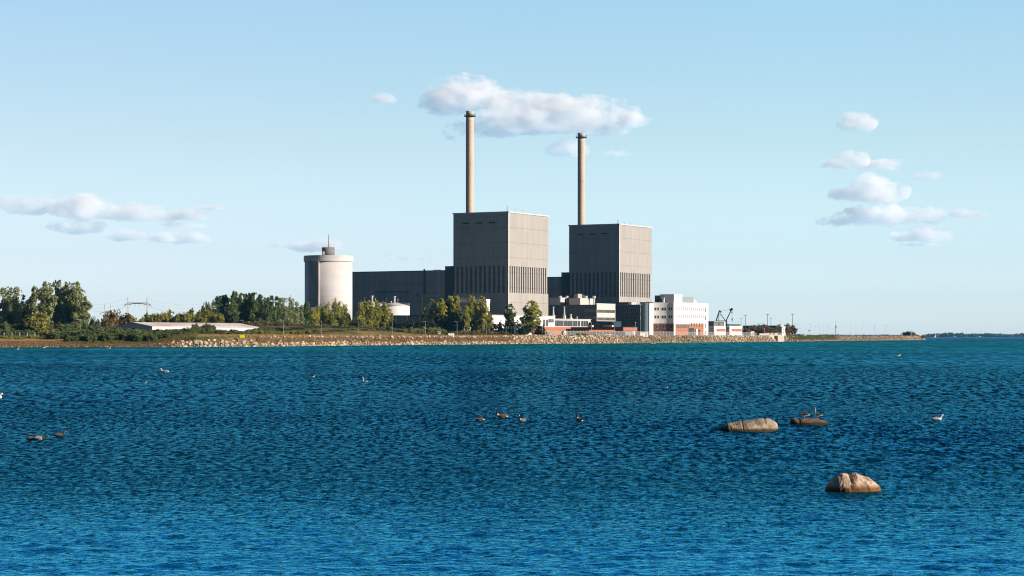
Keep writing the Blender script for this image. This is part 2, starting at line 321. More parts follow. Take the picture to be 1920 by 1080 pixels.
big = streak(.012, .012, 3, -8); farcap = N(t, 'ShaderNodeMapRange'); farcap.inputs[1].default_value = 200; farcap.inputs[2].default_value = 800; farcap.inputs[3].default_value = 1; farcap.inputs[4].default_value = .62; t.links.new(s.outputs[1], farcap.inputs[0])
k_ = math_(t, 'ADD', math_(t, 'MULTIPLY', math_(t, 'SUBTRACT', prev_, .50), 16), math_(t, 'MULTIPLY', math_(t, 'SUBTRACT', big, .5), 3.8))
calm = N(t, 'ShaderNodeMapRange'); calm.interpolation_type = 'SMOOTHSTEP'; calm.inputs[1].default_value = 29; calm.inputs[2].default_value = 52; calm.inputs[3].default_value = 2.3; calm.inputs[4].default_value = 0; t.links.new(s.outputs[1], calm.inputs[0])
k_ = math_(t, 'MAXIMUM', math_(t, 'ADD', math_(t, 'ADD', 1.0, calm.outputs[0]), k_), .03)
t.links.new(math_(t, 'MINIMUM', math_(t, 'MULTIPLY', math_(t, 'MULTIPLY', wfac, farcap.outputs[0]), k_), .92), ms.inputs[0])
wo_ = link('sea_water', grid_mesh('sea_water', wx, wy, wz), None, wm, True); tag(wo_, kind='structure')
m = MB(); m.add([(-4.76, 14, 0), (-4.76, -200, 0), (4.76, -200, 0), (4.76, 14, 0)], [(0, 1, 2, 3)]); tag(m.build('sea_water', wm), kind='structure')
for i, s_ in enumerate((-1, 1)):   # the open sea to either side of the modelled bay
    m = MB(); m.add([(s_*.34*14, 14, 0), (s_*.34*6900, 6900, 0), (s_*3000, 6900, 0), (s_*3000, -200, 0), (s_*.34*14, -200, 0)], [(0, 1, 2, 3, 4) if s_ < 0 else (4, 3, 2, 1, 0)])
    o = m.build('sea_water', wm); tag(o, kind='structure')

# ---------------------------------------------------------------- air
hz = bpy.data.materials.new('haze_air'); hz.use_nodes = True; t = hz.node_tree; t.nodes.remove(t.nodes['Principled BSDF'])
pv = N(t, 'ShaderNodeVolumePrincipled'); pv.inputs['Color'].default_value = (.20, .62, 1.0, 1); pv.inputs['Density'].default_value = 3.2e-5; pv.inputs['Anisotropy'].default_value = 0
t.links.new(pv.outputs[0], t.nodes['Material Output'].inputs['Volume'])
m = MB(); m.box(-3600, 3600, -300, 7600, -6, 150); o = m.build('haze', hz); tag(o, kind='stuff', label='thin bluish sea haze over the bay'); o.display_type = 'WIRE'
# ---------------------------------------------------------------- buildings
UA = R(61); U = Vector((math.cos(UA), math.sin(UA))); V = Vector((-math.sin(UA), math.cos(UA)))
class B:
    "a building whose nearest corner stands at pixel px, distance D; local x runs along its sunlit side, local y along its shaded side"
    def __init__(s, name, label, cat, px, D, z=G, group=None):
        s.px, s.D, s.z = px, D, z; s.X = (px-960)/F*D
        s.root = empty(name, (s.X, D, z), UA, label, cat, group)
    def _t(s, p, d):
        k = (p-960)/F; return (k*s.D-s.X)/(d.x-k*d.y)
    def r(s, p): return s._t(p, U)
    def l(s, p): return s._t(p, V)
    def h(s, y, p=None):          # height above the base of pixel row y (at pixel column p on the left or right side)
        Y = s.D if p is None else s.D+(s.l(p)*V.y if p < s.px else s.r(p)*U.y)
        return zat(y, Y)-s.z
    def box(s, name, m, *e, label=None, parent=None):
        o = MB().box(*e).build(name, m, parent or s.root)
        if label: o['label'] = label
        return o
WIN = {}
def window(parent, w, h, loc, face, mat_=None, frame=M_TRIM, name='window'):
    "face 'x': on the shaded side (normal -x); 'y': on the sunlit side (normal -y); pane in front, its frame a sub-part"
    key = (round(w, 2), round(h, 2), face, (mat_ or M_GLASS).name, frame.name)
    if key not in WIN:
        d = .12; p = MB(); m = MB()
        def bx(q, a0, a1, z0, z1, lo, hi): q.box(lo, hi, a0, a1, z0, z1) if face == 'x' else q.box(a0, a1, lo, hi, z0, z1)
        bx(p, -w/2, w/2, 0, h, -.03, .02); f = .09
        bx(m, -w/2-f, w/2+f, -f, -.002, -d, .02); bx(m, -w/2-f, w/2+f, h+.002, h+f, -d, .02)
        bx(m, -w/2-f, -w/2-.002, -.001, h+.001, -d, .02); bx(m, w/2+.002, w/2+f, -.001, h+.001, -d, .02)
        if w > 1.1: bx(m, -.04, .04, 0, h, -.08, -.032)
        p = p.mesh('window'); p.materials.append(mat_ or M_GLASS); m = m.mesh('frame'); m.materials.append(frame); WIN[key] = (p, m)
    o = bpy.data.objects.new(name, WIN[key][0]); C.objects.link(o); o.parent = parent; o.location = loc
    q = bpy.data.objects.new('frame', WIN[key][1]); C.objects.link(q); q.parent = o; return o

def reactor(label, px, D, pl, pr, ytop, yf0, yf1):
    b = B('reactor_building', label, 'building', px, D); a, l, H = b.r(pr), b.l(pl), b.h(ytop); z0, z1 = b.h(yf1), b.h(yf0); g = 1.5
    m = MB(); m.box(0, a, 0, l, -1, z0); m.box(g, a-g, g, l-g, z0+.01, z1-.01); m.box(0, a, 0, l, z1, H-.5); m.build('wall', M_CLAD, b.root)
    n = 18; m = MB(); w = a/n
    for i in range(n): m.box(i*w+.15, i*w+.15+w*.50, .06, g-.02, z0+.02, z1-.02)
    m.build('fin_band', M_CLAD, b.root)
    n = 12; m = MB(); w = l/n
    for i in range(n): m.box(.06, g-.02, i*w+.9, i*w+.9+w*.46, z0+.02, z1-.02)
    m.build('fin_band', M_CLAD, b.root)
    m = MB(); m.box(-.25, a+.25, -.25, l+.25, H-.5, H); m.build('roof', M_ROOF, b.root)
    m = MB(); m.box(-.35, a+.35, -.36, -.26, H-.55, H+.12); m.box(-.36, -.26, -.25, l+.35, H-.55, H+.12); m.build('roof_edge', M_TRIM, b.root)
    m = MB(); m.box(-.12, 1.0, -.12, -.02, -.5, H-.76); m.build('corner_trim', M_TRIM, b.root)
    for f in (.23, .47, .71):       # louvred vents near the top of the shaded side
        m = MB(); y = l*(1-f)
        m.box(-.35, -.01, y-1.9, y+1.9, H-6.1, H-5.4, 1)
        for k in range(7): m.box(-.2, -.01, y-1.7, y+1.7, H-11+k*.78, H-10.55+k*.78, 0)
        m.build('vent', [M_CLAD, M_DKSTEEL], b.root)
    for x_, y_, h_ in ((4, 3, 2.6), (13, 3, 2.2), (22, 3, 1.8), (1, 1.2, 3.4)): MB().beam((x_, y_, H), (x_, y_, H+h_), .08).build('roof_mast', M_DKSTEEL, b.root)
    return b, a, l, H
R1 = reactor('taller looking near dark grey reactor block with finned band, left of the two', 953, 1114, 850, 1028, 396.5, 498.5, 548.5)
R2 = reactor('smaller looking far dark grey reactor block behind the white office, right of the two', 1161, 1236, 1067, 1222, 419.5, 510.5, 556)
def stack(label, px, Y, ytop, w0, w1):
    X = (px-960)/F*Y; z1 = zat(ytop, Y)-G; k = Y/F/2
    r = empty('exhaust_stack', (X, Y, G), 0, label, 'chimney', 'pale concrete stacks')
    m = MB(); q = [(w1*k+(w0-w1)*k*i/24, z1*i/24) for i in range(25)]; m.lathe(q[:-1]+[(w0*k, z1-3.1)], 40); m.build('shaft', M_STACK, r, True)
    m = MB(); m.lathe([(w0*k*1.03, z1-2.4), (w0*k*1.03, z1)], 40); m.build('top_cap', mat('sooty_cap', (.52, .43, .36), var=.25, vs=.8), r, True)
    m = MB(); m.lathe([(w0*k*1.55, z1-3.0), (w0*k*1.55, z1-2.6)], 32)
    for i in range(24):
        t = i/24*6.2832; m.beam((w0*k*1.5*math.cos(t), w0*k*1.5*math.sin(t), z1-2.6), (w0*k*1.5*math.cos(t), w0*k*1.5*math.sin(t), z1-1.5), .05, 3)
    m.build('platform', M_DKSTEEL, r)
    for f in (.28, .52, .76): MB().lathe([((w1+(w0-w1)*f)*k*1.025, z1*f), ((w1+(w0-w1)*f)*k*1.025, z1*f+.35)], 40).build('ring', mat('band_concrete', (.50, .42, .35)), r, True)
    m = MB(); m.beam((-w1*k*.95, -w1*k*.45, 2), (-w0*k*.95, -w0*k*.45, z1-3), .16, 4); m.build('ladder', M_DKSTEEL, r)
stack('tall pale concrete chimney rising behind the near reactor block', 881, 1136, 208.5, 14.2, 15)
stack('shorter looking pale concrete chimney rising behind the far reactor block', 1090, 1258, 249.5, 13.4, 14.2)

# stair towers and turbine halls
D1 = R1[0].D+R1[0].l(850)*V.y
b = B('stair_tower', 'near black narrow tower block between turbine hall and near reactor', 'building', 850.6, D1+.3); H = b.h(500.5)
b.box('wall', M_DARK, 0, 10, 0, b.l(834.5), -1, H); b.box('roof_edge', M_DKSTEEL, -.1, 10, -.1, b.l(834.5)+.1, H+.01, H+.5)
DT = b.D+b.l(834.5)*V.y
b = B('turbine_hall', 'long blue grey turbine hall between the silo and the near reactor', 'building', 834, DT+.2); H = b.h(508); L = b.l(606)
b.box('wall', M_CLAD2, 0, 34, 0, L, -1, H); b.box('roof_edge', M_DKSTEEL, -.15, 34, -.1, L, H+.01, H+.45)
for p in (708.5, 722, 735, 749, 762.5):
    y = b.l(p); w = 1.5; m = MB(); z0, z1 = b.h(568, p), b.h(548, p)
    m.box(-.5, -.02, y-w-.2, y+w+.2, z1, z1+.5, 1)
    for k in range(9): m.box(-.25, -.02, y-w, y+w, z0+k*.65, z0+k*.65+.4, 0)
    m.build('louvre', [M_CLAD2, M_DKSTEEL], b.root)
m = MB(); ya, yb, zm, zt_ = b.l(824), b.l(793), b.h(555), b.h(507)
m.beam((-.5, ya, zm), (-.5, ya, zt_), .3, 6); m.beam((-.5, ya, zm), (-.5, yb, zm+.2), .3, 6); m.beam((-.5, yb, zm), (-.5, yb, b.h(592)), .3, 6); m.beam((-.5, ya-1, zt_), (-.5, ya+3.5, zt_), .5, 6)
m.build('drain_pipe', M_TRIM, b.root)
b.box('cable_shaft', M_DARK, -.3, -.02, b.l(797.5), b.l(794.5), b.h(552), H+1.2)
b.box('door', M_DKSTEEL, -.2, -.02, b.l(783.5), b.l(781.5), b.h(556), b.h(549))
b.box('wall_joint', M_TRIM, -.12, -.02, b.l(697.2), b.l(696.6), b.h(570), b.h(512))
D2 = R2[0].D+R2[0].l(1067)*V.y
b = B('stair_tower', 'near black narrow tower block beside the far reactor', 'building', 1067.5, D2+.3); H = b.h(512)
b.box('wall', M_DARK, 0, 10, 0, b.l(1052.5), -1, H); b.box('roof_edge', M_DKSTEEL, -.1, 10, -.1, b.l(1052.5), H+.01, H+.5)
b = B('turbine_hall', 'dark teal turbine hall piece seen between the two reactor blocks', 'building', 1052, D2+8.5); H = b.h(520)
b.box('wall', M_CLAD2, 0, 34, 0, b.l(1010), -1, H); b.box('roof_edge', M_DKSTEEL, -.1, 34, -.1, b.l(1010), H+.01, H+.4)
b.box('wall_joint', M_TRIM, -.15, -.02, b.l(1042.3), b.l(1041.5), 5, H-.5)

# silo
Y = 1062; k = Y/F; X = (616-960)*k; r0 = 44.5*k; zt_ = zat(480, Y)-G; zc = zat(491, Y)-G
silo = empty('concrete_silo', (X, Y, G), 0, 'wide white concrete silo with a dark drum and mast on its flat roof', 'silo')
M_SILO = mat('silo_concrete', (.60, .58, .575), var=.06, vs=.12, stretch=(1, 1, 3)); pour_lines(M_SILO, 2.5, .06, .10); M_SIDE = mat('weathered_concrete', (.46, .44, .42), var=.35, vs=.25, stretch=(1, 1, .2))
m = MB(); m.lathe([(r0, -1), (r0, zc)], 72); m.build('body', M_SILO, silo, True)
m = MB(); m.lathe([(46.3*k, zc+.01), (46.3*k, zt_)], 72); m.build('roof_rim', M_SILO, silo, False)
m = MB(); a0, a1 = R(-90-43), R(-90-17)
pts = [((r0+1.1)*math.cos(a0+(a1-a0)*i/10), (r0+1.1)*math.sin(a0+(a1-a0)*i/10)) for i in range(11)]+[((r0-.3)*math.cos(a1-(a1-a0)*i/10), (r0-.3)*math.sin(a1-(a1-a0)*i/10)) for i in range(11)]
m.prism(pts, -1, zc-.02); m.build('stair_shaft', M_SIDE, silo)
m = MB(); cx = -.5*k; zz = zat(464, Y)-G; m.lathe([(12*k, zt_+.01), (12*k, zz)], 36, (cx, 0)); m.build('drum', mat('sooty_drum', (.21, .195, .185), var=.25, vs=.4, stretch=(1, 1, .2)), silo, True)
m = MB(); m.box(cx-9.5*k, cx-6.2*k, -11.9*k, -8*k, zt_+.6, zat(472, Y)-G); m.build('drum_opening', M_TRIM, silo)
m = MB(); m.beam((cx+.9*k, 0, zz), (cx+.9*k, 0, zat(440, Y)-G), .28, 6, .16); m.build('mast', mat('red_mast', (.30, .10, .08), var=.1), silo)

# tank yard and low blocks in front of the turbine hall
def tank(label, px, Y, wpx, ytop, zg=G):
    k = Y/F; r = wpx*k/2; X = (px-960)*k; h = zat(ytop, Y)-zg
    o = empty('storage_tank', (X, Y, zg), 0, label, 'tank', 'white storage tanks')
    m = MB(); m.lathe([(r, -1), (r, h)], 48); m.build('shell', M_WHITE, o, True)
    m = MB(); m.lathe([(r+.15, h+.01), (r*.5, h+1.1), (.4, h+1.9)], 48); m.build('roof', mat('pale_roof', (.60, .59, .57), var=.08), o, True)
    m = MB()
    for i in range(36):
        t = i/36*6.2832; c_, s_ = math.cos(t)*r, math.sin(t)*r; t2 = (i+1)/36*6.2832
        m.beam((c_, s_, h), (c_, s_, h+1.5), .05, 3)
        for zz in (.8, 1.5): m.beam((c_, s_, h+zz), (math.cos(t2)*r, math.sin(t2)*r, h+zz), .04, 3)
    m.build('railing', M_STEEL, o)
    for x_, y_, hh, rr in ((-.55, 0, 3.4, .12), (-.25, .2, 2.0, .25), (0, -.2, 4.4, .45), (-.8, .1, 2.4, .2), (.2, .3, 3.2, .1)):
        m = MB(); m.beam((x_*r, y_*r, h+.3), (x_*r, y_*r, h+hh), rr, 8); m.beam((x_*r, y_*r, h+hh), (x_*r, y_*r, h+hh+.5), rr*1.7, 8); m.build('vent_pipe', M_TRIM, o)
    return o
tank('white round tank with railing and vents, right of the pair behind the poplars', 740, 1030, 56, 574)
tank('white round tank mostly hidden behind the poplars, left of the pair', 698, 1046, 52, 572.5)
b = B('low_workshop', 'long low blue grey shed behind the dark pines left of the reactors', 'building', 868, 1000); L = b.l(728)
b.box('wall', M_CLAD2, 0, 14, 0, L, -1, b.h(592)); b.box('roof', M_ROOF, -.2, 14.2, -.2, L+.2, b.h(592)+.01, b.h(592)+.4)
b = B('filter_building', 'grey plant block with white top rim and outside stair, before the near reactor', 'building', 911.5, 1066); L = b.l(858); H = b.h(561); a = b.r(917.5)
b.box('wall', mat('slate_panel', (.24, .27, .30), var=.1), 0, a, 0, L, -1, H-1.6)
b.box('sunlit_gable', M_WHITE, .3, a, -.15, -.02, -.5, H-1.6)  # narrow end towards the sun; its lit brightness is put into this white
b.box('roof_rim', M_WHITE, -.4, a+.3, -.3, L+.3, H-1.59, H)
m = MB()
for i in range(14): m.beam((-.35, i*L/13, H), (-.35, i*L/13, H+1.2), .06, 3)
m.beam((-.35, 0, H+1.2), (-.35, L, H+1.2), .05, 3); m.build('railing', M_STEEL, b.root)
m = MB(); y0, y1 = b.l(866), b.l(873); m.beam((-1.2, y0, b.h(577)), (-1.2, y1, b.h(584)), .25, 5); m.beam((-1.2, y1, b.h(584)), (-1.2, y1-1, b.h(592)), .25, 5); m.build('stair', M_TRIM, b.root)
b = B('annex', 'long flat roofed white annex with ground floor windows in front of the near reactor', 'building', 922, 1040); e1, e2 = b.r(1040), b.r(1108)
z1, z2 = b.h(591.5), b.h(598.6, 1042)
b.box('wall', M_WHITE, 0, e1, 0, 16, -1, z1); b.box('wall', M_CREAM, e1+.01, e2, .2, 14, -1, z2)
b.box('brick_base', M_BRICK, b.r(1000), b.r(1071.5), -.25, -.02, -1, b.h(613, 1020))
b.box('roof_edge', M_TRIM, -.2, e1+.2, -.3, 16.2, z1+.01, z1+.35); b.box('roof_edge', M_TRIM, e1+.21, e2+.2, -.1, 14.2, z2+.01, z2+.3)
zc = b.h(612, 1040)
for p in (1020, 1025.5): window(b.root, 2.4, 3.6, (b.r(p), -.03, zc), 'y')
for p in (1030.5, 1035.5): window(b.root, 2.6, 1.8, (b.r(p), -.03, zc+2.1), 'y')
for p in (1041.5, 1044, 1046.5, 1049, 1051.5, 1054, 1059, 1062, 1066, 1069, 1072, 1077, 1081, 1086, 1092, 1096.5, 1101): window(b.root, 2.3, 3.0, (b.r(p), .17, zc+.2), 'y', frame=M_CONC)
for p, rr, hh in ((1056, .55, 6.4), (1076.5, .5, 6.6), (1088.5, .6, 2.6), (1100, .3, 1.4)):
    x = b.r(p); m = MB(); m.beam((x, 6, z2), (x, 6, z2+hh*.35), rr*1.8, 8); m.beam((x, 6, z2+hh*.35), (x, 6, z2+hh), rr, 8, rr*.5); m.beam((x, 6, z2+hh), (x, 6, z2+hh+.5), rr*.9, 8); m.build('roof_vent', M_TRIM, b.root)

b = B('gatehouse', 'low red brick gatehouse with an orange canopy behind the fence', 'building', 1168, 1095); L = b.l(1070); a = b.r(1194.5); H = b.h(613)
b.box('wall', M_DBRICK, 0, a, 0, L, -1, H-.3); b.box('roof', M_ROOF, -.2, a+.2, -.2, L, H-.29, H)
b.box('sunlit_brick_end', M_BRICK, .3, a, -.12, -.02, b.h(620), H-.31)  # bright brick slab puts the sunlight on this end into the colour
k = 1079/F; o = empty('canopy', ((1105-960)*k, 1079, G), R(24), 'long flat orange canopy on pale posts before the brick gatehouse', 'canopy'); Lw = 47*k/math.cos(R(24))*1.03
z0, z1 = zat(621, 1079)-G, zat(618.5, 1079)-G; MB().box(0, Lw, 0, 4.5, z0, z1).build('roof', M_ORANGE, o)
for i in range(8): MB().beam((.3+(Lw-.6)*i/7, .3, -.2), (.3+(Lw-.6)*i/7, .3, z0), .1, 5).build('post', M_TRIM, o)
for i in range(10): window(b.root, 1.5, 1.6, (-.02, L*.06+L*.09*i, b.h(626)), 'x')
for x_, y_ in ((3, 8), (4, 11), (3, 20)): MB().box(x_, x_+2, y_, y_+2.6, H, H+1.0).build('roof_unit', M_TRIM, b.root)

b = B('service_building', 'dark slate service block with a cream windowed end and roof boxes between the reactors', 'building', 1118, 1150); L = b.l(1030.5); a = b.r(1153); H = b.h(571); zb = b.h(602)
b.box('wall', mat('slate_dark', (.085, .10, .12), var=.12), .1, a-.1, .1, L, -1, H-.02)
b.box('cream_panel', M_CREAM, .2, a, -.25, .08, zb, H+.3); b.box('roof_edge', M_TRIM, -.1, a+.1, -.3, .6, H+.31, H+.7)
for y_ in (586, 600.5):
    for i in range(15): window(b.root, 1.05, 1.6, (a*(.05+i*.064), -.27, b.h(y_)), 'y', frame=M_CONC)
for y_ in (585.5, 599):
    for i in range(6): window(b.root, 1.0, 1.9, (.08, b.l(1115)+(b.l(1098)-b.l(1115))*i/5, b.h(y_)), 'x', frame=M_DKSTEEL)
for p0, p1, yt, yo in ((1048.5, 1079, 557.8, b.l(1049)-.5), (1086, 1114.6, 559, b.l(1086)-.5)):
    dx = 1150+yo*V.y; 
    m = MB(); X0 = b.X+yo*V.x; Y0 = b.D+yo*V.y; kk = (p1-960)/F; ln = (kk*Y0-X0)/(U.x-kk*U.y)
    m.box(.3, ln, yo, yo+7, H, zat(yt, Y0)-G); m.build('roof_box', M_CREAM, b.root)
b.box('upper_wall', M_DARK, 6, a+6, b.l(1062), L, H, b.h(559.2, 1040)); b.box('roof_hut', M_CONC, 9, 14, b.l(1070), b.l(1063), b.h(559.2, 1040), b.h(550.5, 1060))
b.box('roof_hut', M_DARK, 14.1, 20, b.l(1066), b.l(1040), b.h(559.2, 1040)+.01, b.h(551.8, 1060))
for p in (1032, 1044.5, 1060.5, 1080.5, 1096):
    y = b.l(p); zz = b.h(558.5, p); m = MB(); m.beam((12, y, H), (12, y, zz), .5, 8); m.beam((12, y, zz), (12, y, zz+1.3), .95, 8); m.build('roof_vent', M_TRIM, b.root)
b = B('entrance_block', 'low dark blue glazed block under the cream windowed end', 'building', 1153, 1128)
m = MB(); L = b.l(1104); m.box(0, 8, 0, L-1.2, -1, b.h(602.5)); m.box(0, 8, L-1.19, L, -1, b.h(604)); m.build('wall', mat('deep_blue_panel', (.03, .05, .085), var=.1), b.root)
for i in range(9): window(b.root, 1.2, 1.5, (-.02, 1+i*(L-2.4)/8, b.h(611)), 'x', frame=M_DKSTEEL)
b = B('office_wing', 'dark three storey wing with two window rows left of the white office', 'building', 1201, 1186); L = b.l(1153); H = b.h(572)
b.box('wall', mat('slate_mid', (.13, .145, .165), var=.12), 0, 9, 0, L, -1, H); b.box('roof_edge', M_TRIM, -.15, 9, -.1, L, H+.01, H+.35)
for y_ in (585, 599.5):
    for i in range(9): window(b.root, .95, 2.2, (-.02, b.l(1199)+(b.l(1169)-b.l(1199))*i/8, b.h(y_)), 'x')
b.box('link_panel', M_CLAD2, -.3, -.02, b.l(1166), b.l(1156.5), -.5, b.h(604))
for p in (1180, 1184.5): window(b.root, .9, 1.0, (-.02, b.l(p), b.h(612)), 'x')
b.box('roof_hut', M_DARK, 3, 9, b.l(1174), b.l(1150), H+.36, b.h(566)); b.box('roof_hut', M_CREAM, 3, 9, b.l(1180), b.l(1174)-.02, H+.36, b.h(566.6))
b = B('stair_tower', 'blue tiled stair tower with a bright white end wall beside the white office', 'building', 1217.4, 1186); L = b.l(1200); H = b.h(567.5); a = b.r(1225.5)
M_TILE = grid_mat('blue_tiles', (.27, .36, .44), (.10, .15, .20), 1.0, 1.0, .12)
m = MB(); n = 10; pts = [(-1.5*math.sin(math.pi*i/n), L*i/n) for i in range(n+1)]+[(8, L), (8, .3), (.3, .3)]
m.prism(pts, -1, H); m.build('wall', M_TILE, b.root, False)
b.box('end_wall', M_WHITE, -.2, a, -.2, .28, -1, b.h(569)); b.box('roof_edge', M_DKSTEEL, -.4, 8.2, -.3, L, H+.01, H+.35)

b = B('white_office', 'white four storey office with red brick ground floor beside the harbour fence', 'building', 1263, 1189); Lc = b.l(1225.2); a = b.r(1328); H = b.h(567)
M_OTILE = grid_mat('white_tiles', (.74, .73, .71), (.52, .54, .55), 1.05, 1.05, .10); M_OWH = mat('office_white', (.80, .79, .77), var=.03, vs=.3)
b.box('wall', M_OWH, .35, a, 0, 15, -1, H)
n = 16; bul = 6.5; arc = []
for i in range(n+1):
    f = i/n; arc.append((-bul*f*f, Lc*f))
nrm = [(-1, 0)]*(n+1)
zb = b.h(606.5)
m = MB()
for i in range(n):
    (x0, y0), (x1, y1) = arc[i], arc[i+1]; m.add([(x0, y0, zb), (x1, y1, zb), (x1, y1, H), (x0, y0, H), (x0+.33, y0, zb), (x1+.33, y1, zb), (x1+.33, y1, H), (x0+.33, y0, H)], [(0, 3, 2, 1), (3, 7, 6, 2), (0, 1, 5, 4), (4, 5, 6, 7)]+([(0, 4, 7, 3)] if i == 0 else []))
m.build('curved_wall', M_OTILE, b.root)
m = MB()
for i in range(n):
    (x0, y0), (x1, y1) = arc[i], arc[i+1]; m.add([(x0+.12, y0, -1), (x1+.12, y1, -1), (x1+.12, y1, zb-.02), (x0+.12, y0, zb-.02)], [(0, 3, 2, 1)])
m.build('brick_base', M_DBRICK, b.root)
def on_arc(f): return (-bul*f*f, Lc*f)
for y_ in (581.5, 596.5):
    for k_ in (.1, .2, .38, .48, .66, .76, .92):
        x, y = on_arc(k_); o = window(b.root, .9, 1.5, (x-.02, y, b.h(y_)), 'x'); o.rotation_euler.z = -math.atan(2*bul*k_/Lc)*-1 if False else math.atan(2*bul*k_/Lc)
for k_ in (.14, .42, .70, .90):
    x, y = on_arc(k_); o = window(b.root, 1.7, 2.2, (x+.08, y, b.h(616)), 'x'); o.rotation_euler.z = math.atan(2*bul*k_/Lc)
for y_ in (582.5, 597):
    for i in range(15): window(b.root, .8, 1.9, (a*(.04+i*.058), -.02, b.h(y_)+.3), 'y', mat_=mat('blind_glass', (.42, .42, .40), var=.1, rough=.3), name='window')
for y_ in (585.5, 600, 615, 628): window(b.root, 1.3, 2.6, (b.r(1322), -.02, b.h(y_, 1322)), 'y')
b.box('brick_base', M_BRICK, b.r(1266.5), b.r(1319), -.15, -.02, -1, b.h(606.8))
for i in range(9): window(b.root, 1.2, 2.2, (b.r(1269)+i*(b.r(1290)-b.r(1269))/8, -.17, b.h(615.5)), 'y')
for i in range(5): window(b.root, 1.0, 2.4, (b.r(1296)+i*(b.r(1316)-b.r(1296))/4, -.17, b.h(613, 1300)), 'y')
b.box('gateway', M_DKSTEEL, b.r(1290.5), b.r(1301), -.3, -.16, -.5, b.h(615, 1296)); b.box('porch', M_OWH, b.r(1303), b.r(1306), -.9, -.16, -.5, b.h(617, 1305)); b.box('door', M_DKSTEEL, b.r(1306.5), b.r(1312), -.3, -.16, -.5, b.h(618, 1308))
b.box('penthouse', mat('penthouse_panel', (.13, .17, .20), var=.15), 1.2, 12, .8, b.l(1226), H+.01, b.h(553.5)); 
for p, q in ((1236, 1230), (1242, 1237)): b.box('louvre', M_DARK, 1.0, 1.18, b.l(p), b.l(q), b.h(565.5), b.h(559))
b.box('penthouse', M_OWH, b.r(1264.5), b.r(1280), -.01+.3, 9, H+.02, b.h(551.5))
b.box('louvre_screen', M_CLAD2, b.r(1280)+.02, b.r(1307), 2.2, 9, H+.02, b.h(556.5, 1290))
for i in range(3): MB().box(b.r(1308)+i*1.6, b.r(1308)+i*1.6+1.2+.3*i, 3, 6, H, H+3.6-i*1.1).build('roof_unit', M_OWH, b.root)
m = MB(); m.beam((0, 6.5, H), (0, 6.5, H+2), .9, 8); m.beam((0, 6.5, H+2), (-1, 6.5, H+2.6), 1.0, 8); m.beam((0, 8.6, H), (0, 8.6, H+1.4), .3, 6); m.build('roof_vent', M_TRIM, b.root)
for x, y in ((2, 4), (2, 10), (5, .9)): MB().beam((x, y, b.h(553.5)), (x, y, b.h(550)), .08, 4).build('roof_mast', M_DKSTEEL, b.root)

# harbour side sheds
for lb, p0, pc, p1, D, yt in (('grey topped white harbour shed with an orange stripe next to the office', 1331, 1339, 1360.5, 1262, 602), ('low white harbour shed with an orange stripe and dark roof strip', 1362, 1368, 1391.5, 1290, 610.5)):
    b = B('harbour_shed', lb, 'building', pc, D); L, a, H = b.l(p0), b.r(p1), b.h(yt); zm = b.h(611.5)
    b.box('wall', M_OWH, 0, a, 0, max(L, 5), -1, min(zm, H)-.02)
    if yt < 605:
        b.box('upper_wall', mat('shed_grey', (.17, .17, .17)), .3, a-2, .4, max(L, 5), zm, H-.5); b.box('roof', M_STEEL, -.1, a-1.6, -.2, max(L, 5), H-.49, H)
        b.box('window', M_GLASS, b.r(1347), b.r(1351), .28, .38, zm+.6, H-1.2)
        b.box('gable', M_OWH, a-1.9, a, .1, 5, zm, H-.2)
    else: b.box('roof', M_DKSTEEL, 1.5, a-.5, 1, 5, H-.01, H+.9)
    b.box('stripe', M_BRICK, 3.5 if yt < 605 else 3, a-.8, -.12, -.02, b.h(621.5), b.h(616.3))
    for i in range(3): b.box('vent', M_DKSTEEL, -.12, -.02, 1+i*.01, L*.8, b.h(626-i*5), b.h(624.8-i*5))
b = B('warehouse', 'long low dark warehouse behind the brown shrubs right of the harbour sheds', 'building', 1478, 1470); L = b.l(1394); H = b.h(610.2)
b.box('wall', M_DBRICK, 0, 12, 0, L, -1, H-1); b.box('roof', M_DKSTEEL, -.4, 12, -.3, L+.3, H-.99, H)
b = B('harbour_house', 'white house with small dark windows half hidden by brown shrubs near the breakwater', 'building', 1466, 1440); L, a, H = b.l(1455), b.r(1488), b.h(613.5)
b.box('wall', M_OWH, 0, a, 0, L, -1, H)
m = MB(); m.add([(-.5, -.5, H), (a+.5, -.5, H), (a+.5, L+.5, H), (-.5, L+.5, H), (.6, L/2, H+1.7), (a-.6, L/2, H+1.7)], [(0, 1, 5, 4), (1, 2, 5), (2, 3, 4, 5), (3, 0, 4), (3, 2, 1, 0)]); m.build('roof', M_CREAM, b.root)
for i in range(5): window(b.root, .9, 1.0, (a*(.12+i*.19), -.02, H-1.9), 'y'); window(b.root, .9, 1.0, (a*(.12+i*.19), -.02, H-4.4), 'y')

# hangar on the left shore
b = B('hangar', 'long low white hangar with a rusty pale roof and blue shaded gable', 'building', 285, 728, z=3.6); L, a = b.l(214), b.r(483); he = b.h(612.3); hr = b.h(605.2, 252)
M_HW = mat('hangar_white', (.78, .77, .74), var=.07, vs=.3); M_HG = mat('shaded_hangar_gable', (.60, .68, .76), var=.08); M_HR = mat('hangar_roof', (.64, .60, .58), var=.12, vs=.11, col2=(.66, .65, .65), stretch=(.6, 1, 1))  # gable: bluish shade put into a copy of the hangar's white
M_HR.node_tree.nodes['Color Ramp'].color_ramp.elements[0].color = (.52, .36, .31, 1)
m = MB(); m.box(.1, a-.1, 0, L, -1, he-.02); m.build('wall', M_HW, b.root)
m = MB(); m.add([(0, 0, -1), (0, L, -1), (0, L, he-.03), (0, L/2, hr-.1), (0, 0, he-.03), (.09, 0, -1), (.09, L, -1), (.09, L, he-.03), (.09, L/2, hr-.1), (.09, 0, he-.03)], [(0, 4, 3, 2, 1), (5, 6, 7, 8, 9)]); m.build('gable', M_HG, b.root)
m = MB(); q = .35
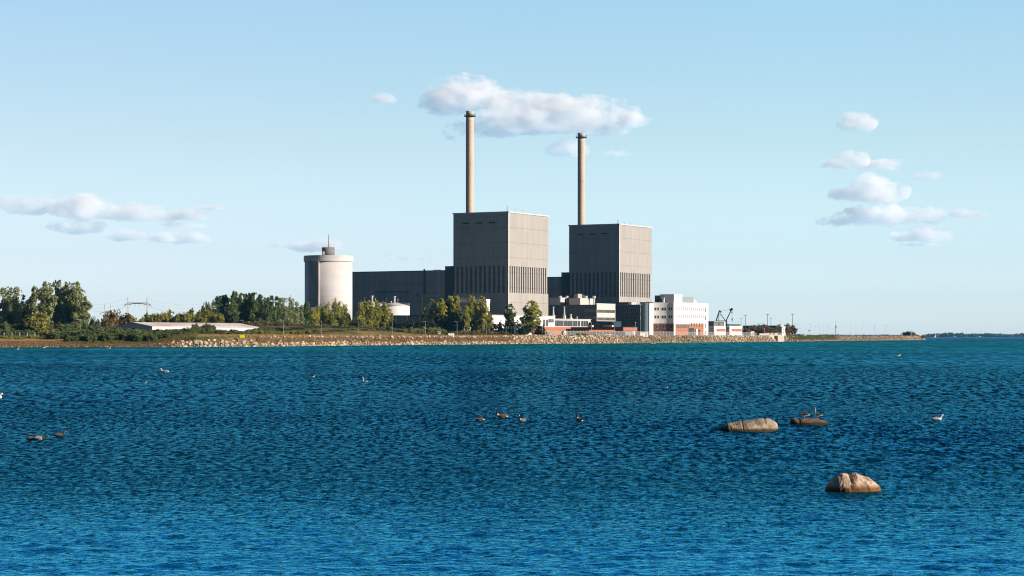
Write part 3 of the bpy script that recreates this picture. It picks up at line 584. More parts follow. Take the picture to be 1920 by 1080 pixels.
m.add([(-q, -q, he-.1), (a+q, -q, he-.1), (a+q, L/2, hr), (-q, L/2, hr), (-q, L+q, he-.1), (a+q, L+q, he-.1), (-q, -q, he+.12), (a+q, -q, he+.12), (a+q, L/2, hr+.22), (-q, L/2, hr+.22), (-q, L+q, he+.12), (a+q, L+q, he+.12)],
      [(0, 3, 2, 1), (3, 4, 5, 2), (6, 7, 8, 9), (9, 8, 11, 10), (0, 1, 7, 6), (4, 10, 11, 5), (0, 6, 9, 3), (3, 9, 10, 4), (1, 2, 8, 7), (2, 5, 11, 8)]); m.build('roof', M_HR, b.root)
b.box('gate', M_DKSTEEL, -.15, -.02, b.l(260), b.l(241), -.5, b.h(615.3)); b.box('lintel', M_TRIM, -.2, -.03, b.l(261.5), b.l(260.2), -.5, b.h(613.5))
b.box('door', mat('pale_blue_door', (.50, .58, .70), var=.05), b.r(403), b.r(415), -.15, -.02, -.5, b.h(616.2, 408)); b.box('door_frame', M_TRIM, b.r(415)+.02, b.r(415)+.5, -.3, -.02, -.5, b.h(615.8, 408))
# buildings behind the left trees
b = B('storage_building', 'pale pinkish building seen through the trees at the far left', 'building', 84, 800); L, a = b.l(4), b.r(116); b.box('wall', mat('pink_render', (.62, .50, .46), var=.08), 0, a, 0, L, -2, b.h(578)); b.box('roof', M_ROOF, -.4, a+.4, -.4, L+.4, b.h(578)+.01, b.h(576.6))
b = B('long_shed', 'long low brown building behind the trees left of the silo', 'building', 578, 1040); L = b.l(490); H = b.h(577.3); b.box('wall', mat('brown_sheet', (.085, .07, .06), var=.15), 0, 14, 0, L, -1, H); b.box('roof', M_DKSTEEL, -.3, 14, -.3, L, H+.01, H+.5)

# water intake
M_INT = mat('sunlit_concrete', (.58, .52, .43), var=.12, vs=.5)
Y = 1352; k = Y/F; X0 = (1424-960)*k; o = empty('intake_structure', (X0, Y, 0), R(34), 'pale concrete water intake with dark openings and railing at the shore', 'intake'); px_ = lambda p: (p-1424)*k*1.2; zz = lambda y: zat(y, Y)
m = MB(); m.box(px_(1424), px_(1475), 1, 12, zz(629.3), zz(627.3)); m.box(px_(1424), px_(1438), 0, 12, -1, zz(625.2)); m.build('deck', M_INT, o)
for p, q in ((1438.2, 1445), (1447.5, 1455), (1462.5, 1475.5)): MB().box(px_(p), px_(q), .2, 11, -1, zz(629.35)).build('pier', M_INT, o)
MB().box(px_(1438), px_(1475), 11.1, 12, -1, zz(629.35)).build('back_wall', M_DKSTEEL, o)
m = MB(); m.add([(px_(1434), -1.2, -1), (px_(1442), -1.2, -1), (px_(1442), .15, -1), (px_(1434), .15, -1), (px_(1436), -.3, 1.2), (px_(1436), .15, 1.2)], [(0, 1, 4), (1, 2, 5, 4), (3, 0, 4, 5), (0, 3, 2, 1), (2, 3, 5)]); m.build('skirt', M_DKSTEEL, o)
m = MB()
for i in range(20): m.beam((px_(1438)+i*(px_(1475)-px_(1438))/19, 1.2, zz(627.3)), (px_(1438)+i*(px_(1475)-px_(1438))/19, 1.2, zz(624.3)), .07, 4)
for y_ in (624.3, 625.6): m.beam((px_(1438), 1.2, zz(y_)), (px_(1475), 1.2, zz(y_)), .07, 4)
m.build('railing', M_TRIM, o)
for p, w in ((1447, 5), (1456, 3), (1464, 6)): MB().box(px_(p), px_(p+w), 4, 7, zz(627.3), zz(624.2)).build('hoist', M_CREAM, o)
# ---------------------------------------------------------------- vegetation
def leaf_mat(name, a, b_, trans=.28):
    m = bpy.data.materials.new(name); m.use_nodes = True; t = m.node_tree; b = t.nodes['Principled BSDF']; b.inputs['Roughness'].default_value = .7; b.inputs['Specular IOR Level'].default_value = .2
    g = N(t, 'ShaderNodeNewGeometry'); oi = N(t, 'ShaderNodeObjectInfo'); r = N(t, 'ShaderNodeMix', data_type='RGBA')
    r.inputs[6].default_value = (*a, 1); r.inputs[7].default_value = (*b_, 1)
    k = math_(t, 'ADD', math_(t, 'MULTIPLY', g.outputs['Random Per Island'], .6), math_(t, 'MULTIPLY', oi.outputs['Random'], .4)); t.links.new(k, r.inputs[0])
    t.links.new(r.outputs[2], b.inputs['Base Color']); tr = N(t, 'ShaderNodeBsdfTranslucent'); t.links.new(r.outputs[2], tr.inputs[0])
    ms = N(t, 'ShaderNodeMixShader'); ms.inputs[0].default_value = trans; t.links.new(b.outputs[0], ms.inputs[1]); t.links.new(tr.outputs[0], ms.inputs[2]); t.links.new(ms.outputs[0], t.nodes['Material Output'].inputs[0])
    return m
L_POP = leaf_mat('poplar_leaves', (0.171, 0.202, 0.034), (0.621, 0.590, 0.109), 0.45); L_DARK = leaf_mat('dark_leaves', (0.062, 0.111, 0.040), (0.202, 0.246, 0.073), 0.25)
L_BLUE = leaf_mat('silver_leaves', (0.164, 0.204, 0.095), (0.463, 0.490, 0.217), 0.4); L_PINE = leaf_mat('pine_needles', (0.016, 0.029, 0.016), (0.046, 0.065, 0.026), 0.1)
L_OLIVE = leaf_mat('olive_leaves', (0.160, 0.174, 0.040), (0.400, 0.374, 0.081), 0.35); L_BROWN = leaf_mat('brown_leaves', (.10, .08, .03), (.27, .19, .075), 0.3); L_HEATH = leaf_mat('heath_leaves', (.075, .085, .035), (.22, .21, .085), 0.2)
BARK = mat('bark', (.20, .17, .13), var=.3, vs=2)
def leaves(cen, rad, n, size, seed, gap=.42, shell=.35, scatter=.0, name='crown', up=0):
    "leaf clusters spread through a cloud of ellipsoids; low-frequency noise opens gaps"
    g = np.random.default_rng(seed); cen = np.array(cen, float); rad = np.array(rad, float)
    vol = rad.prod(1)**.75; pick = g.choice(len(cen), n*3, p=vol/vol.sum())
    d = g.normal(size=(n*3, 3)); d /= np.linalg.norm(d, axis=1)[:, None]; rr = (shell+(1-shell)*g.random(n*3)**.6)*(1+g.normal(0, .10, n*3))
    p = cen[pick]+d*rad[pick]*rr[:, None]
    ok = np.array([noise.noise(Vector((q[0]*.55+seed, q[1]*.55, q[2]*.5))) > gap-.55 for q in p])
    p = p[ok][:n]; p = p[p[:, 2] > .05]; n = len(p)
    a = g.normal(size=(n, 3)); a /= np.linalg.norm(a, axis=1)[:, None]; b2 = g.normal(size=(n, 3)); b2 -= (b2*a).sum(1)[:, None]*a; b2 /= np.linalg.norm(b2, axis=1)[:, None]
    s_ = size*g.uniform(.55, 1.35, n)[:, None]
    q = np.stack([p-a*s_, p-b2*s_*.6, p+a*s_, p+b2*s_*.6], 1).reshape(-1, 3).astype(np.float32)
    me = bpy.data.meshes.new(name); me.vertices.add(4*n); me.vertices.foreach_set('co', q.ravel()); me.loops.add(4*n); me.loops.foreach_set('vertex_index', np.arange(4*n, dtype=np.int32)); me.polygons.add(n)
    me.polygons.foreach_set('loop_start', np.arange(0, 4*n, 4, dtype=np.int32)); me.update(); me.validate(); return me
def trunk_mesh(H, r, limbs, seed, lean=.03):
    g = random.Random(seed); m = MB(); p = Vector((0, 0, -.6)); n = 6; prev = p
    for i in range(1, n+1):
        f = i/n; q = Vector((g.uniform(-1, 1)*lean*H*f, g.uniform(-1, 1)*lean*H*f, H*f)); m.beam(prev, q, r*(1-.85*(i-1)/n), 6, r*(1-.85*f)); 
        if i > 1:
            for _ in range(limbs):
                a = g.uniform(0, 6.28); ln = H*g.uniform(.07, .13); m.beam(q, q+Vector((math.cos(a)*ln, math.sin(a)*ln, ln*1.1)), r*.32*(1-.6*f), 4, r*.06)
        prev = q
    return m.mesh('trunk')
# prototypes: (crown mesh, trunk mesh, nominal height, nominal width)
def proto_poplar(seed, H=15, W=5.2, n=2400, low=.12, size=.42, gap=.42):
    g = random.Random(seed); c = []; rd = []
    for i in range(11):
        f = low+(1-low)*(i+.3)/11.2; w = W/2*(.55+.75*math.sin(math.pi*min(1, (1-f)*1.05+.12))**1.0)*.72
        c.append((g.uniform(-.35, .35)*w, g.uniform(-.35, .35)*w, H*f*.965)); rd.append((w*g.uniform(.6, .9), w*g.uniform(.6, .9), H*.085*g.uniform(.9, 1.5)))
        if i < 9:
            a = g.uniform(0, 6.28); c.append((math.cos(a)*w*.75, math.sin(a)*w*.75, H*f*.95+.3)); rd.append((w*.42, w*.42, H*.07))
    c.append((g.uniform(-.2, .2), 0, H*.96)); rd.append((W*.11, W*.11, H*.06))
    return leaves(c, rd, n, size, seed, gap), trunk_mesh(H*.84, .2, 3, seed), H, W
def proto_round(seed, H=7, W=9, n=2200, size=.36, gap=.35):
    g = random.Random(seed); c = []; rd = []
    for i in range(16):
        a = g.uniform(0, 6.28); q = g.uniform(0, .7); c.append((math.cos(a)*W/2*q, math.sin(a)*W/2*q, H*(.25+.42*g.random()*(1-q*.5)))); s_ = g.uniform(.22, .34); rd.append((W*s_*.62, W*s_*.62, H*s_*.9))
    return leaves(c, rd, n, size, seed, gap), trunk_mesh(H*.6, .16, 4, seed, .05), H, W
def proto_pine(seed, H=8, W=6, n=1300):
    g = random.Random(seed); c = []; rd = []
    for i in range(9):
        f = .12+.84*i/9; w = W/2*(1.05-f)**.8
        for j in range(4 if i < 7 else 1):
            a = g.uniform(0, 6.28); c.append((math.cos(a)*w*.5, math.sin(a)*w*.5, H*f+g.uniform(-.2, .3))); rd.append((w*.55, w*.55, H*.055))
    return leaves(c, rd, n, .34, seed, .25, up=1), trunk_mesh(H*.95, .16, 2, seed), H, W
PRO = {'poplar': [proto_poplar(s) for s in (1, 2, 3, 4)], 'sparse': [proto_poplar(s, n=1500, gap=.47, size=.36, W=6) for s in (5, 6, 7)],
       'broad': [proto_poplar(s, 17, 8, 3600, .1, .46, .45) for s in (8, 9, 10)], 'round': [proto_round(s) for s in (11, 12, 13)], 'pine': [proto_pine(s) for s in (14, 15, 16)],
       'shrub': [proto_round(s, 3, 5.5, 700, .24, .3) for s in (17, 18, 19, 20)], 'clump': [proto_round(s, 6, 5, 1100, .3, .38) for s in (21, 22, 23)]}
def extent(q):
    n = len(q[0].vertices)*3; a = np.empty(n, np.float32); q[0].vertices.foreach_get('co', a); a = a.reshape(-1, 3)
    return (q[0], q[1], float(np.percentile(a[:, 2], 99.6)), float(2*np.percentile(np.abs(a[:, :2]), 98)))
PRO = {k: [extent(q) for q in v] for k, v in PRO.items()}
CACHE = {}
def tree(kind, leafm, px, ytop, wpx, Y, name, label, cat, group, seed=None, zbase=None, trunk=True):
    g = random.Random(seed if seed is not None else int(px*7+Y)); var = g.randrange(len(PRO[kind])); cm, tm, H0, W0 = PRO[kind][var]
    X = (px-960)/F*Y; z = gz(X, Y)-.15 if zbase is None else zbase; h = zat(ytop, Y)-z; w = wpx/F*Y
    key = (kind, var, leafm.name)
    if key not in CACHE:
        m2 = cm.copy(); m2.materials.clear(); m2.materials.append(leafm); CACHE[key] = m2
        if not tm.materials: tm.materials.append(BARK)
    r = empty(name, (X, Y, z), g.uniform(0, 6.28), label, cat, group); r.scale = (w/W0*1.12, w/W0*1.12, h/H0)
    o = bpy.data.objects.new('crown', CACHE[key]); C.objects.link(o); o.parent = r
    if trunk:
        o = bpy.data.objects.new('trunk', tm); C.objects.link(o); o.parent = r
    return r
ORD = ['leftmost', 'second', 'third', 'fourth', 'fifth', 'sixth', 'seventh', 'eighth', 'ninth', 'tenth', 'eleventh', 'twelfth', 'thirteenth', 'fourteenth', 'fifteenth', 'sixteenth', 'seventeenth', 'eighteenth', 'nineteenth', 'twentieth', 'twenty-first', 'twenty-second', 'twenty-third', 'twenty-fourth', 'twenty-fifth', 'twenty-sixth']
def nth(i, n, what):
    if n == 1: return f'among {what}'
    if i == 0: return f'leftmost of {what}'
    if i == n-1: return f'rightmost of {what}'
    return f'{ORD[i]} from left of {what}' if i < n/2 else f'{ORD[n-1-i]} from right of {what}'
def row(lst, kind, leafm, name, cat, look, where, Y, jit=14):
    lst = sorted(lst); n = len(lst)
    for i, q in enumerate(lst):
        px, yt, w = q[:3]; k_ = q[3] if len(q) > 3 else kind; lm = q[4] if len(q) > 4 else leafm
        tree(k_, lm, px, yt, w, Y+random.Random(i*3+int(px)).uniform(-jit, jit), name, f'{look}, {nth(i, n, where)}' if n > 1 else look, cat, where if n > 1 else None)
row([(4, 540, 24), (19, 539, 22), (33, 538, 22)], 'sparse', L_BLUE, 'tall_tree', 'tree', 'tall loose grey green tree', 'trees at the far left edge', 775)
row([(64, 538, 20), (87, 530, 30), (110, 528, 28), (126, 531, 24), (143, 530, 27), (158, 557, 22)], 'broad', L_BLUE, 'tall_tree', 'tree', 'tall silver green tree', 'tall clump above the round bush', 768)
row([(10, 584, 24), (30, 590, 22), (52, 566, 22), (76, 572, 24), (100, 575, 22), (122, 580, 26), (148, 584, 28)], 'round', L_DARK, 'broadleaf_tree', 'tree', 'dark low tree', 'dark trees under the tall left clump', 784)
row([(67, 587, 54)], 'round', L_OLIVE, 'round_tree', 'tree', 'broad yellow green dome shaped tree before the tall left clump', 'round bush before the tall left clump', 716, 2)
row([(180, 596, 14, 'round', L_DARK), (204, 586, 34, 'round', L_BROWN), (228, 584, 36, 'round', L_BROWN), (246, 592, 26, 'round', L_OLIVE), (171, 600, 16, 'round', L_OLIVE)], 'round', L_OLIVE, 'broadleaf_tree', 'tree', 'rounded brownish green tree', 'trees under the portal pylon', 790)
row([(266, 596, 10), (277, 588, 18), (290, 588, 18), (305, 586, 20), (318, 583, 22), (333, 590, 18), (347, 586, 22), (360, 580, 22), (374, 584, 20), (386, 580, 20), (400, 586, 18), (414, 588, 14), (326, 594, 16), (264, 600, 12)], 'clump', L_OLIVE, 'young_tree', 'tree', 'light olive young tree', 'trees right behind the hangar', 812)
row([(386, 569, 22, 'round'), (398, 566, 22, 'round'), (408, 556, 20), (420, 554, 20), (431, 560, 16), (442, 547, 17), (452, 551, 16), (461, 552, 18), (468, 551, 16), (475, 550, 17), (488, 553, 15), (498, 559, 14), (509, 556, 18), (519, 557, 16), (390, 580, 22), (412, 575, 22), (437, 574, 20), (463, 572, 22), (485, 572, 22), (505, 572, 20)], 'poplar', L_DARK, 'poplar', 'tree', 'dark green poplar', 'dark grove left of the silo', 905, 22)
row([(530, 559, 18), (543, 560, 18), (555, 566, 14), (565, 572, 12), (548, 590, 20, 'round'), (533, 585, 18)], 'sparse', L_BLUE, 'birch', 'tree', 'pale thin leaved tree', 'trees before the long brown shed', 935)
row([(577, 567, 15, 'poplar', L_DARK), (589, 582, 16, 'poplar'), (600, 573, 16), (606, 577, 14), (616, 568, 17), (628, 560, 18), (637, 566, 15), (646, 571, 14), (652, 590, 14, 'round'), (592, 596, 18, 'round', L_DARK), (620, 598, 20, 'round', L_DARK)], 'sparse', L_POP, 'birch', 'tree', 'yellow green open tree', 'trees in front of the silo', 965)
row([(675, 594, 32, 'round')], 'round', L_OLIVE, 'round_tree', 'tree', 'low round yellow green tree right of the silo foot', 'bush right of the silo foot', 930, 3)
row([(676, 568, 14), (685, 565, 16), (694, 566, 15), (706, 564, 14), (713, 576, 13), (722, 569, 18), (700, 585, 18), (728, 580, 14)], 'poplar', L_POP, 'poplar', 'tree', 'yellow green poplar', 'poplars screening the white tanks', 978)
row([(742, 597, 18), (754, 600, 18), (764, 597, 18), (775, 604, 16), (786, 597, 20), (799, 598, 20), (812, 600, 22), (733, 600, 14), (824, 598, 22)], 'pine', L_PINE, 'pine', 'tree', 'dark low pine', 'pines before the blue grey shed', 958)
row([(797, 573, 10, 'poplar', L_DARK), (811, 563, 14), (828, 561, 16), (838, 566, 13, 'poplar', L_DARK), (846, 556, 16), (855, 556, 15), (863, 578, 16, 'poplar', L_DARK), (876, 574, 12), (886, 555, 17), (897, 566, 14), (904, 557, 18), (916, 584, 14), (820, 585, 18, 'poplar', L_DARK), (868, 592, 14), (892, 590, 20, 'poplar', L_DARK), (850, 588, 18, 'poplar', L_DARK)], 'poplar', L_POP, 'poplar', 'tree', 'tall yellow green poplar', 'poplars before the near reactor', 972, 10)
row([(836, 604, 18), (874, 606, 18), (908, 606, 18), (926, 603, 16), (938, 602, 18), (950, 600, 16), (962, 598, 16), (852, 605, 18), (890, 605, 18)], 'pine', L_PINE, 'pine', 'tree', 'dark low pine', 'pines under the reactor poplars', 978, 4)
row([(957, 571, 20)], 'poplar', L_DARK, 'poplar', 'tree', 'lone dark slender poplar before the corner of the near reactor', 'lone dark poplar before the reactor corner', 990, 2)
row([(998, 565, 28), (988, 590, 24)], 'poplar', L_POP, 'poplar', 'tree', 'pyramidal yellow green poplar', 'pair of poplars before the white annex', 1003, 3)
row([(972, 602, 16), (983, 607, 17), (1010, 606, 18), (1018, 610, 12)], 'pine', L_PINE, 'pine', 'tree', 'small dark pine', 'pines round the pyramidal poplar', 996, 3)
row([(1410, 611, 22), (1424, 608, 26), (1398, 614, 18), (1436, 613, 22), (1448, 613, 20)], 'round', L_BROWN, 'autumn_tree', 'tree', 'rusty brown bushy tree', 'brown trees by the harbour sheds', 1405, 8)
row([(1462, 609, 20), (1476, 607.5, 18), (1484, 610, 16)], 'round', L_BROWN, 'autumn_shrub', 'shrub', 'dry brown shrub', 'shrubs over the white harbour house', 1452, 3)
# shrubs along the bank
g = random.Random(5)
def band(x0, x1, step, ytop, wpx, off, leafm, look, where, kind='shrub', jy=3):
    lst = []; p = x0
    while p < x1: lst.append((p, wpx*g.uniform(.8, 1.3))); p += step*g.uniform(.7, 1.3)
    n = len(lst)
    for i, (p, w) in enumerate(lst):
        yb = np.interp(p, [q for q, y in SH], [y for q, y in SH]); Y = yb+off+g.uniform(-3, 4); yt = (ytop(p) if callable(ytop) else ytop)+g.uniform(-jy, jy)-1.5
        Xw = (p-960)/F*Y; zb = gz(Xw, Y)-.2
        if zat(yt, Y)-zb < .8: yt = HL-(zb+.9-CH)*F/Y
        tree(kind, leafm, p, yt, w, Y, 'shrub', f'{look}, {nth(i, n, where)}', 'shrub', where, trunk=False)
band(-4, 100, 9, 618, 17, 44, L_DARK, 'dark shrub', 'shrubs behind the left fence posts')
band(2, 62, 9, 608, 18, 56, L_DARK, 'tall dark shrub', 'taller shrubs at the left edge')
row([(45, 630, 17), (93, 618, 34)], 'shrub', L_OLIVE, 'shrub', 'shrub', 'rounded olive shrub', 'olive bushes on the left shore', 690, 4)
band(118, 345, 9, lambda p: np.interp(p, [118, 160, 215, 260, 330], [613, 614, 619, 618, 617]), 22, 28, L_DARK, 'dense near black shrub', 'the left shore shrub belt', 'clump')
band(128, 340, 8, lambda p: np.interp(p, [128, 160, 215, 260, 340], [632, 628, 627, 626, 630]), 17, 9, L_DARK, 'dense near black shrub', 'the belt edge above the weed', 'clump')
band(-5, 122, 7, 632, 13, 22, L_OLIVE, 'low olive shrub', 'scrub on the left grass bank')
band(96, 345, 9, lambda p: np.interp(p, [96, 130, 215, 260, 345], [626, 622, 622, 622, 625]), 19, 17, L_DARK, 'dense dark green shrub', 'the middle of the shore belt', 'clump')
band(104, 240, 10, lambda p: np.interp(p, [104, 150, 200, 240], [612, 610, 613, 616]), 18, 50, L_HEATH, 'brownish heath shrub', 'heath behind the shore belt')
band(330, 480, 8, lambda p: np.interp(p, [330, 385, 420, 480], [619, 617, 622, 619]), 15, 22, L_DARK, 'dark green shrub', 'shrubs at the hangar foot')
band(330, 482, 7, 625, 13, 17, L_DARK, 'low dark green shrub', 'the hedge before the hangar')
band(366, 400, 8, 611, 12, 32, L_HEATH, 'taller brownish shrub', 'shrubs before the hangar wall', 'clump')
band(468, 690, 9, lambda p: np.interp(p, [468, 490, 530, 570, 620, 690], [606, 602, 604, 610, 613, 614]), 20, 95, L_HEATH, 'low brown green heath shrub', 'shrubs on the mound crest')
band(478, 690, 9, lambda p: np.interp(p, [478, 560, 690], [614, 618, 620]), 20, 60, L_HEATH, 'low heath shrub', 'shrubs on the mound slope')
band(484, 700, 8, 622.5, 16, 30, L_OLIVE, 'low dark green shrub', 'shrubs at the mound foot')
band(690, 780, 9, lambda p: np.interp(p, [690, 735, 780], [615, 616, 624]), 18, 36, L_HEATH, 'grey green heath shrub', 'shrubs on the mound before the pines')
band(750, 830, 9, 618, 15, 32, L_OLIVE, 'rounded pale green shrub', 'pale shrubs before the pines')
band(800, 960, 8, 623, 16, 26, L_HEATH, 'low grey green shrub', 'shrubs on the embankment crest')
band(1082, 1108, 7, 625.5, 12, 13, L_OLIVE, 'low green shrub', 'shrubs before the brick gatehouse', jy=.6)
# dry grass on the banks
def tufts(name, label, x0, x1, o0, o1, n, size, m_, seed):
    g = np.random.default_rng(seed); X = g.uniform(sX(x0), sX(x1), n); Y = shore(X)+g.uniform(o0, o1, n); Z = ground(X, Y); vs = []
    nb = 7; X, Y, Z = [np.repeat(q, nb)+g.normal(0, s_, n*nb) for q, s_ in ((X, .35), (Y, .35), (Z, 0))]; h = size*g.uniform(.5, 1.4, n*nb); a = g.uniform(0, 6.28, n*nb); lx, ly = g.normal(0, .3, n*nb)*h, g.normal(0, .3, n*nb)*h; w = .10
    v = np.stack([np.stack([X-w*np.cos(a), Y-w*np.sin(a), Z-.1], -1), np.stack([X+w*np.cos(a), Y+w*np.sin(a), Z-.1], -1), np.stack([X+lx, Y+ly, Z+h], -1)], 1).reshape(-1, 3).astype(np.float32)
    k = n*nb; me = bpy.data.meshes.new(name); me.vertices.add(3*k); me.vertices.foreach_set('co', v.ravel()); me.loops.add(3*k); me.loops.foreach_set('vertex_index', np.arange(3*k, dtype=np.int32)); me.polygons.add(k); me.polygons.foreach_set('loop_start', np.arange(0, 3*k, 3, dtype=np.int32)); me.update(); me.validate()
    tag(link(name, me, None, m_), label, 'grass', kind='stuff')
G_DRY = leaf_mat('dry_grass', (.20, .12, .035), (.70, .46, .20), .15); G_RED = leaf_mat('seaweed_grass', (.12, .075, .035), (.42, .28, .14), .1); G_GRN = leaf_mat('bank_grass', (.07, .09, .02), (.22, .19, .05), .15)
tufts('dry_grass', 'dry straw coloured grass on the left bank', -40, 330, 10, 30, 6000, .38, G_DRY, 1)
tufts('shore_weed', 'reddish brown weed along the left waterline', -40, 330, .5, 11, 6000, .45, G_RED, 2)
tufts('green_grass', 'green grass under the dark shore belt', 130, 360, 4, 16, 2500, .7, G_GRN, 3)
tufts('dry_grass', 'dry straw coloured grass along the top of the rock embankment', 330, 1090, 6.5, 15, 12000, .36, G_DRY, 4)
tufts('bank_grass', 'orange brown grass between the embankment rocks', 480, 960, 2.5, 5.5, 7000, .55, G_RED, 5)
tufts('bank_grass', 'olive grass on the near end of the breakwater', 1478, 1570, 2, 14, 2500, .8, G_GRN, 6)
# ---------------------------------------------------------------- rocks
def rock_mesh(seed, sub=2, flat=.75, rough=.28):
    g = random.Random(seed); bm = bmesh.new(); bmesh.ops.create_icosphere(bm, subdivisions=sub, radius=1)
    planes = [(Vector((g.gauss(0, 1), g.gauss(0, 1), g.gauss(0, 1))).normalized(), g.uniform(.55, .85)) for _ in range(9)]
    for v in bm.verts:
        p = v.co.copy()
        for n_, d in planes:
            q = p.dot(n_)
            if q > d: p -= n_*(q-d)
        p *= 1+rough*noise.noise(p*1.3+Vector((seed, 0, 0)))
        v.co = Vector((p.x*g.uniform(.98, 1.02), p.y*.85, p.z*flat))
    me = bpy.data.meshes.new('rock'); bm.to_mesh(me); bm.free(); return me
def rockmat(name, a, b_, sc=.35):
    m = mat(name, a, var=.15, vs=1.4, bump=.4, col2=b_); t = m.node_tree; b = t.nodes['Principled BSDF']; oi = N(t, 'ShaderNodeObjectInfo'); g = N(t, 'ShaderNodeNewGeometry')
    f = math_(t, 'ADD', .62, math_(t, 'MULTIPLY', math_(t, 'FRACT', math_(t, 'ADD', oi.outputs['Random'], g.outputs['Random Per Island'])), .75))
    v = N(t, 'ShaderNodeVectorMath', operation='SCALE'); t.links.new(b.inputs['Base Color'].links[0].from_socket, v.inputs[0]); t.links.new(f, v.inputs[3]); t.links.new(v.outputs[0], b.inputs['Base Color']); return m
M_RK = rockmat('granite_pale', (.34, .25, .17), (.54, .42, .31)); M_RKD = rockmat('granite_brown', (.20, .14, .10), (.42, .32, .23)); M_RKP = rockmat('granite_pink', (.37, .26, .19), (.54, .42, .32))
RM = [rock_mesh(s, 2) for s in range(8)]; RS = []
for s_ in range(6):
    me = rock_mesh(50+s_, 1, .8, .3); RS.append((np.array([v.co[:] for v in me.vertices]), np.array([p.vertices[:] for p in me.polygons])))
def zone(p):
    if p < 480: return 'pink', .0
    if p < 960: return 'pink', .0
    if p < 1165: return 'pale', 0
    if p < 1330: return 'brown', 0
    if p < 1480: return 'pale', 0
    if p < 1570: return 'brown', 0
    if p < 1690: return 'brown', 0
    return 'pale', 0
ZM = {'pale': M_RK, 'brown': M_RKD, 'pink': M_RKP}
g = np.random.default_rng(11); cand = []
P_ = np.array([p for p, y in SH]); Y_ = np.array([y for p, y in SH])
px = 300.0
while px < 1737:
    Yp = np.interp(px, P_, Y_); dx = .95*F/Yp
    for o_ in np.arange(-.3, 9.5, 1.0):
        p = px+g.uniform(-.5, .5)*dx; o2 = o_+g.uniform(-.4, .4)
        if 480 < p < 960 and (2.6 < o2 < 5.0 or o2 > 8.3) and g.random() < .8: continue
        if p < 480 and o2 > 3.8: continue
        if 480 <= p < 940 and o2 > 6.2: continue
        if p < 330 and g.random() < .5: continue
        if p < 480 and g.random() < .06: continue
        if 1490 < p < 1560 and o2 > 1.5 and g.random() < .85: continue
        X = (p-960)/F*Yp; Y = float(shore(X))+o2; z = gz(X, Y); r = float(g.choice([g.uniform(.3, .5), g.uniform(.45, .75), g.uniform(.7, 1.05)]))
        r = r*.88 if p < 480 else r; cand.append((X, Y, z+.1, r, p))
    px += dx*.95
for _ in range(420):
    p = float(g.uniform(-30, 330)); o2 = float(abs(g.normal(0, 2.5)))+.2; Yp = float(np.interp(p, P_, Y_)); X = (p-960)/F*Yp; Y = float(shore(X))+o2; cand.append((X, Y, gz(X, Y)+.05, float(g.uniform(.15, .42)), p))
order = sorted(range(len(cand)), key=lambda i: -(cand[i][3]/cand[i][1])*(1.4 if 320 < cand[i][4] < 480 else 1)*(1 if cand[i][2] > .1 else .3))
big = set(order[:300])
for i in big:
    X, Y, z, r, p = cand[i]; q = RM[i % 8]
    if not q.materials: q.materials.append(M_RK)
    o = bpy.data.objects.new('embankment_rock', q); C.objects.link(o); o.location = (X, Y, z); o.rotation_euler = (g.uniform(-.5, .5), g.uniform(-.5, .5), g.uniform(0, 6.28)); o.scale = (r*1.05, r, r)
    zn = zone(p)[0]; o.material_slots[0].link = 'OBJECT'; o.material_slots[0].material = ZM[zn]
    tag(o, f'{"pale" if zn == "pale" else "pinkish"} angular granite boulder in the rock embankment along the near shore', 'rock', f'{"pale" if zn == "pale" else "pinkish"} boulders of the shore embankment')
for zn in ('pale', 'pink', 'brown'):
    vs, fs, b0 = [], [], 0
    for i, (X, Y, z, r, p) in enumerate(cand):
        if i in big or zone(p)[0] != zn: continue
        v, f = RS[i % 6]; a = g.uniform(0, 6.28); tl = g.uniform(-.5, .5); c_, s_ = math.cos(a), math.sin(a); ct, st = math.cos(tl), math.sin(tl)
        w = v*np.array([1.1, 1, 1])*r; w = np.stack([w[:, 0]*c_-w[:, 1]*s_, w[:, 0]*s_+w[:, 1]*c_, w[:, 2]], -1); w = np.stack([w[:, 0], w[:, 1]*ct-w[:, 2]*st, w[:, 1]*st+w[:, 2]*ct], -1)
        vs.append(w+np.array([X, Y, z])); fs.append(f+b0); b0 += len(v)
    vs = np.concatenate(vs); fs = np.concatenate(fs); me = bpy.data.meshes.new('embankment_rubble'); me.from_pydata(vs.tolist(), [], fs.tolist())
    tag(link('embankment_rubble', me, None, ZM[zn]), f'{zn} rubble stones filling the rock embankment', 'rubble', kind='stuff')
# rock heap, shed and cone at the breakwater head
Y = 1955; k = Y/F
o = empty('rock_heap', ((1715-960)*k, Y+6, 2.5), 0, 'pale heap of boulders with a steep peak at the tip of the breakwater', 'rock heap'); g2 = random.Random(3); m = MB()
for i in range(150):
    f = g2.random(); x = (g2.uniform(-9, 12)); hmax = max(.5, (7.0-abs(x+3.5)*.62) if x < 8 else 2); z = g2.random()*hmax; v, f_ = RS[i % 6]; r = g2.uniform(.6, 1.1)
    a = g2.uniform(0, 6.28); m.add([(q[0]*r*math.cos(a)-q[1]*r*math.sin(a)+x, q[0]*r*math.sin(a)+q[1]*r*math.cos(a)+g2.uniform(-2.5, 2.5)*(1-z/8), q[2]*r+z) for q in v], [tuple(q) for q in f_])
m.build('boulder_pile', M_RK, o)
b = B('bunker', 'small black hut beside the rock heap at the breakwater tip', 'building', 1707, 1938); a, L = 4, b.l(1692); b.box('wall', M_DKSTEEL, 0, a, 0, L, -1, b.h(623.6)); b.box('roof', M_DKSTEEL, -.3, a+.3, -.3, L+.3, b.h(623.6)+.01, b.h(623.0))
o = empty('rock_heap', ((1683-960)*k, Y-20, 3.4), 0, 'small pale pointed rock stack on the breakwater left of the black hut', 'rock heap'); m = MB()
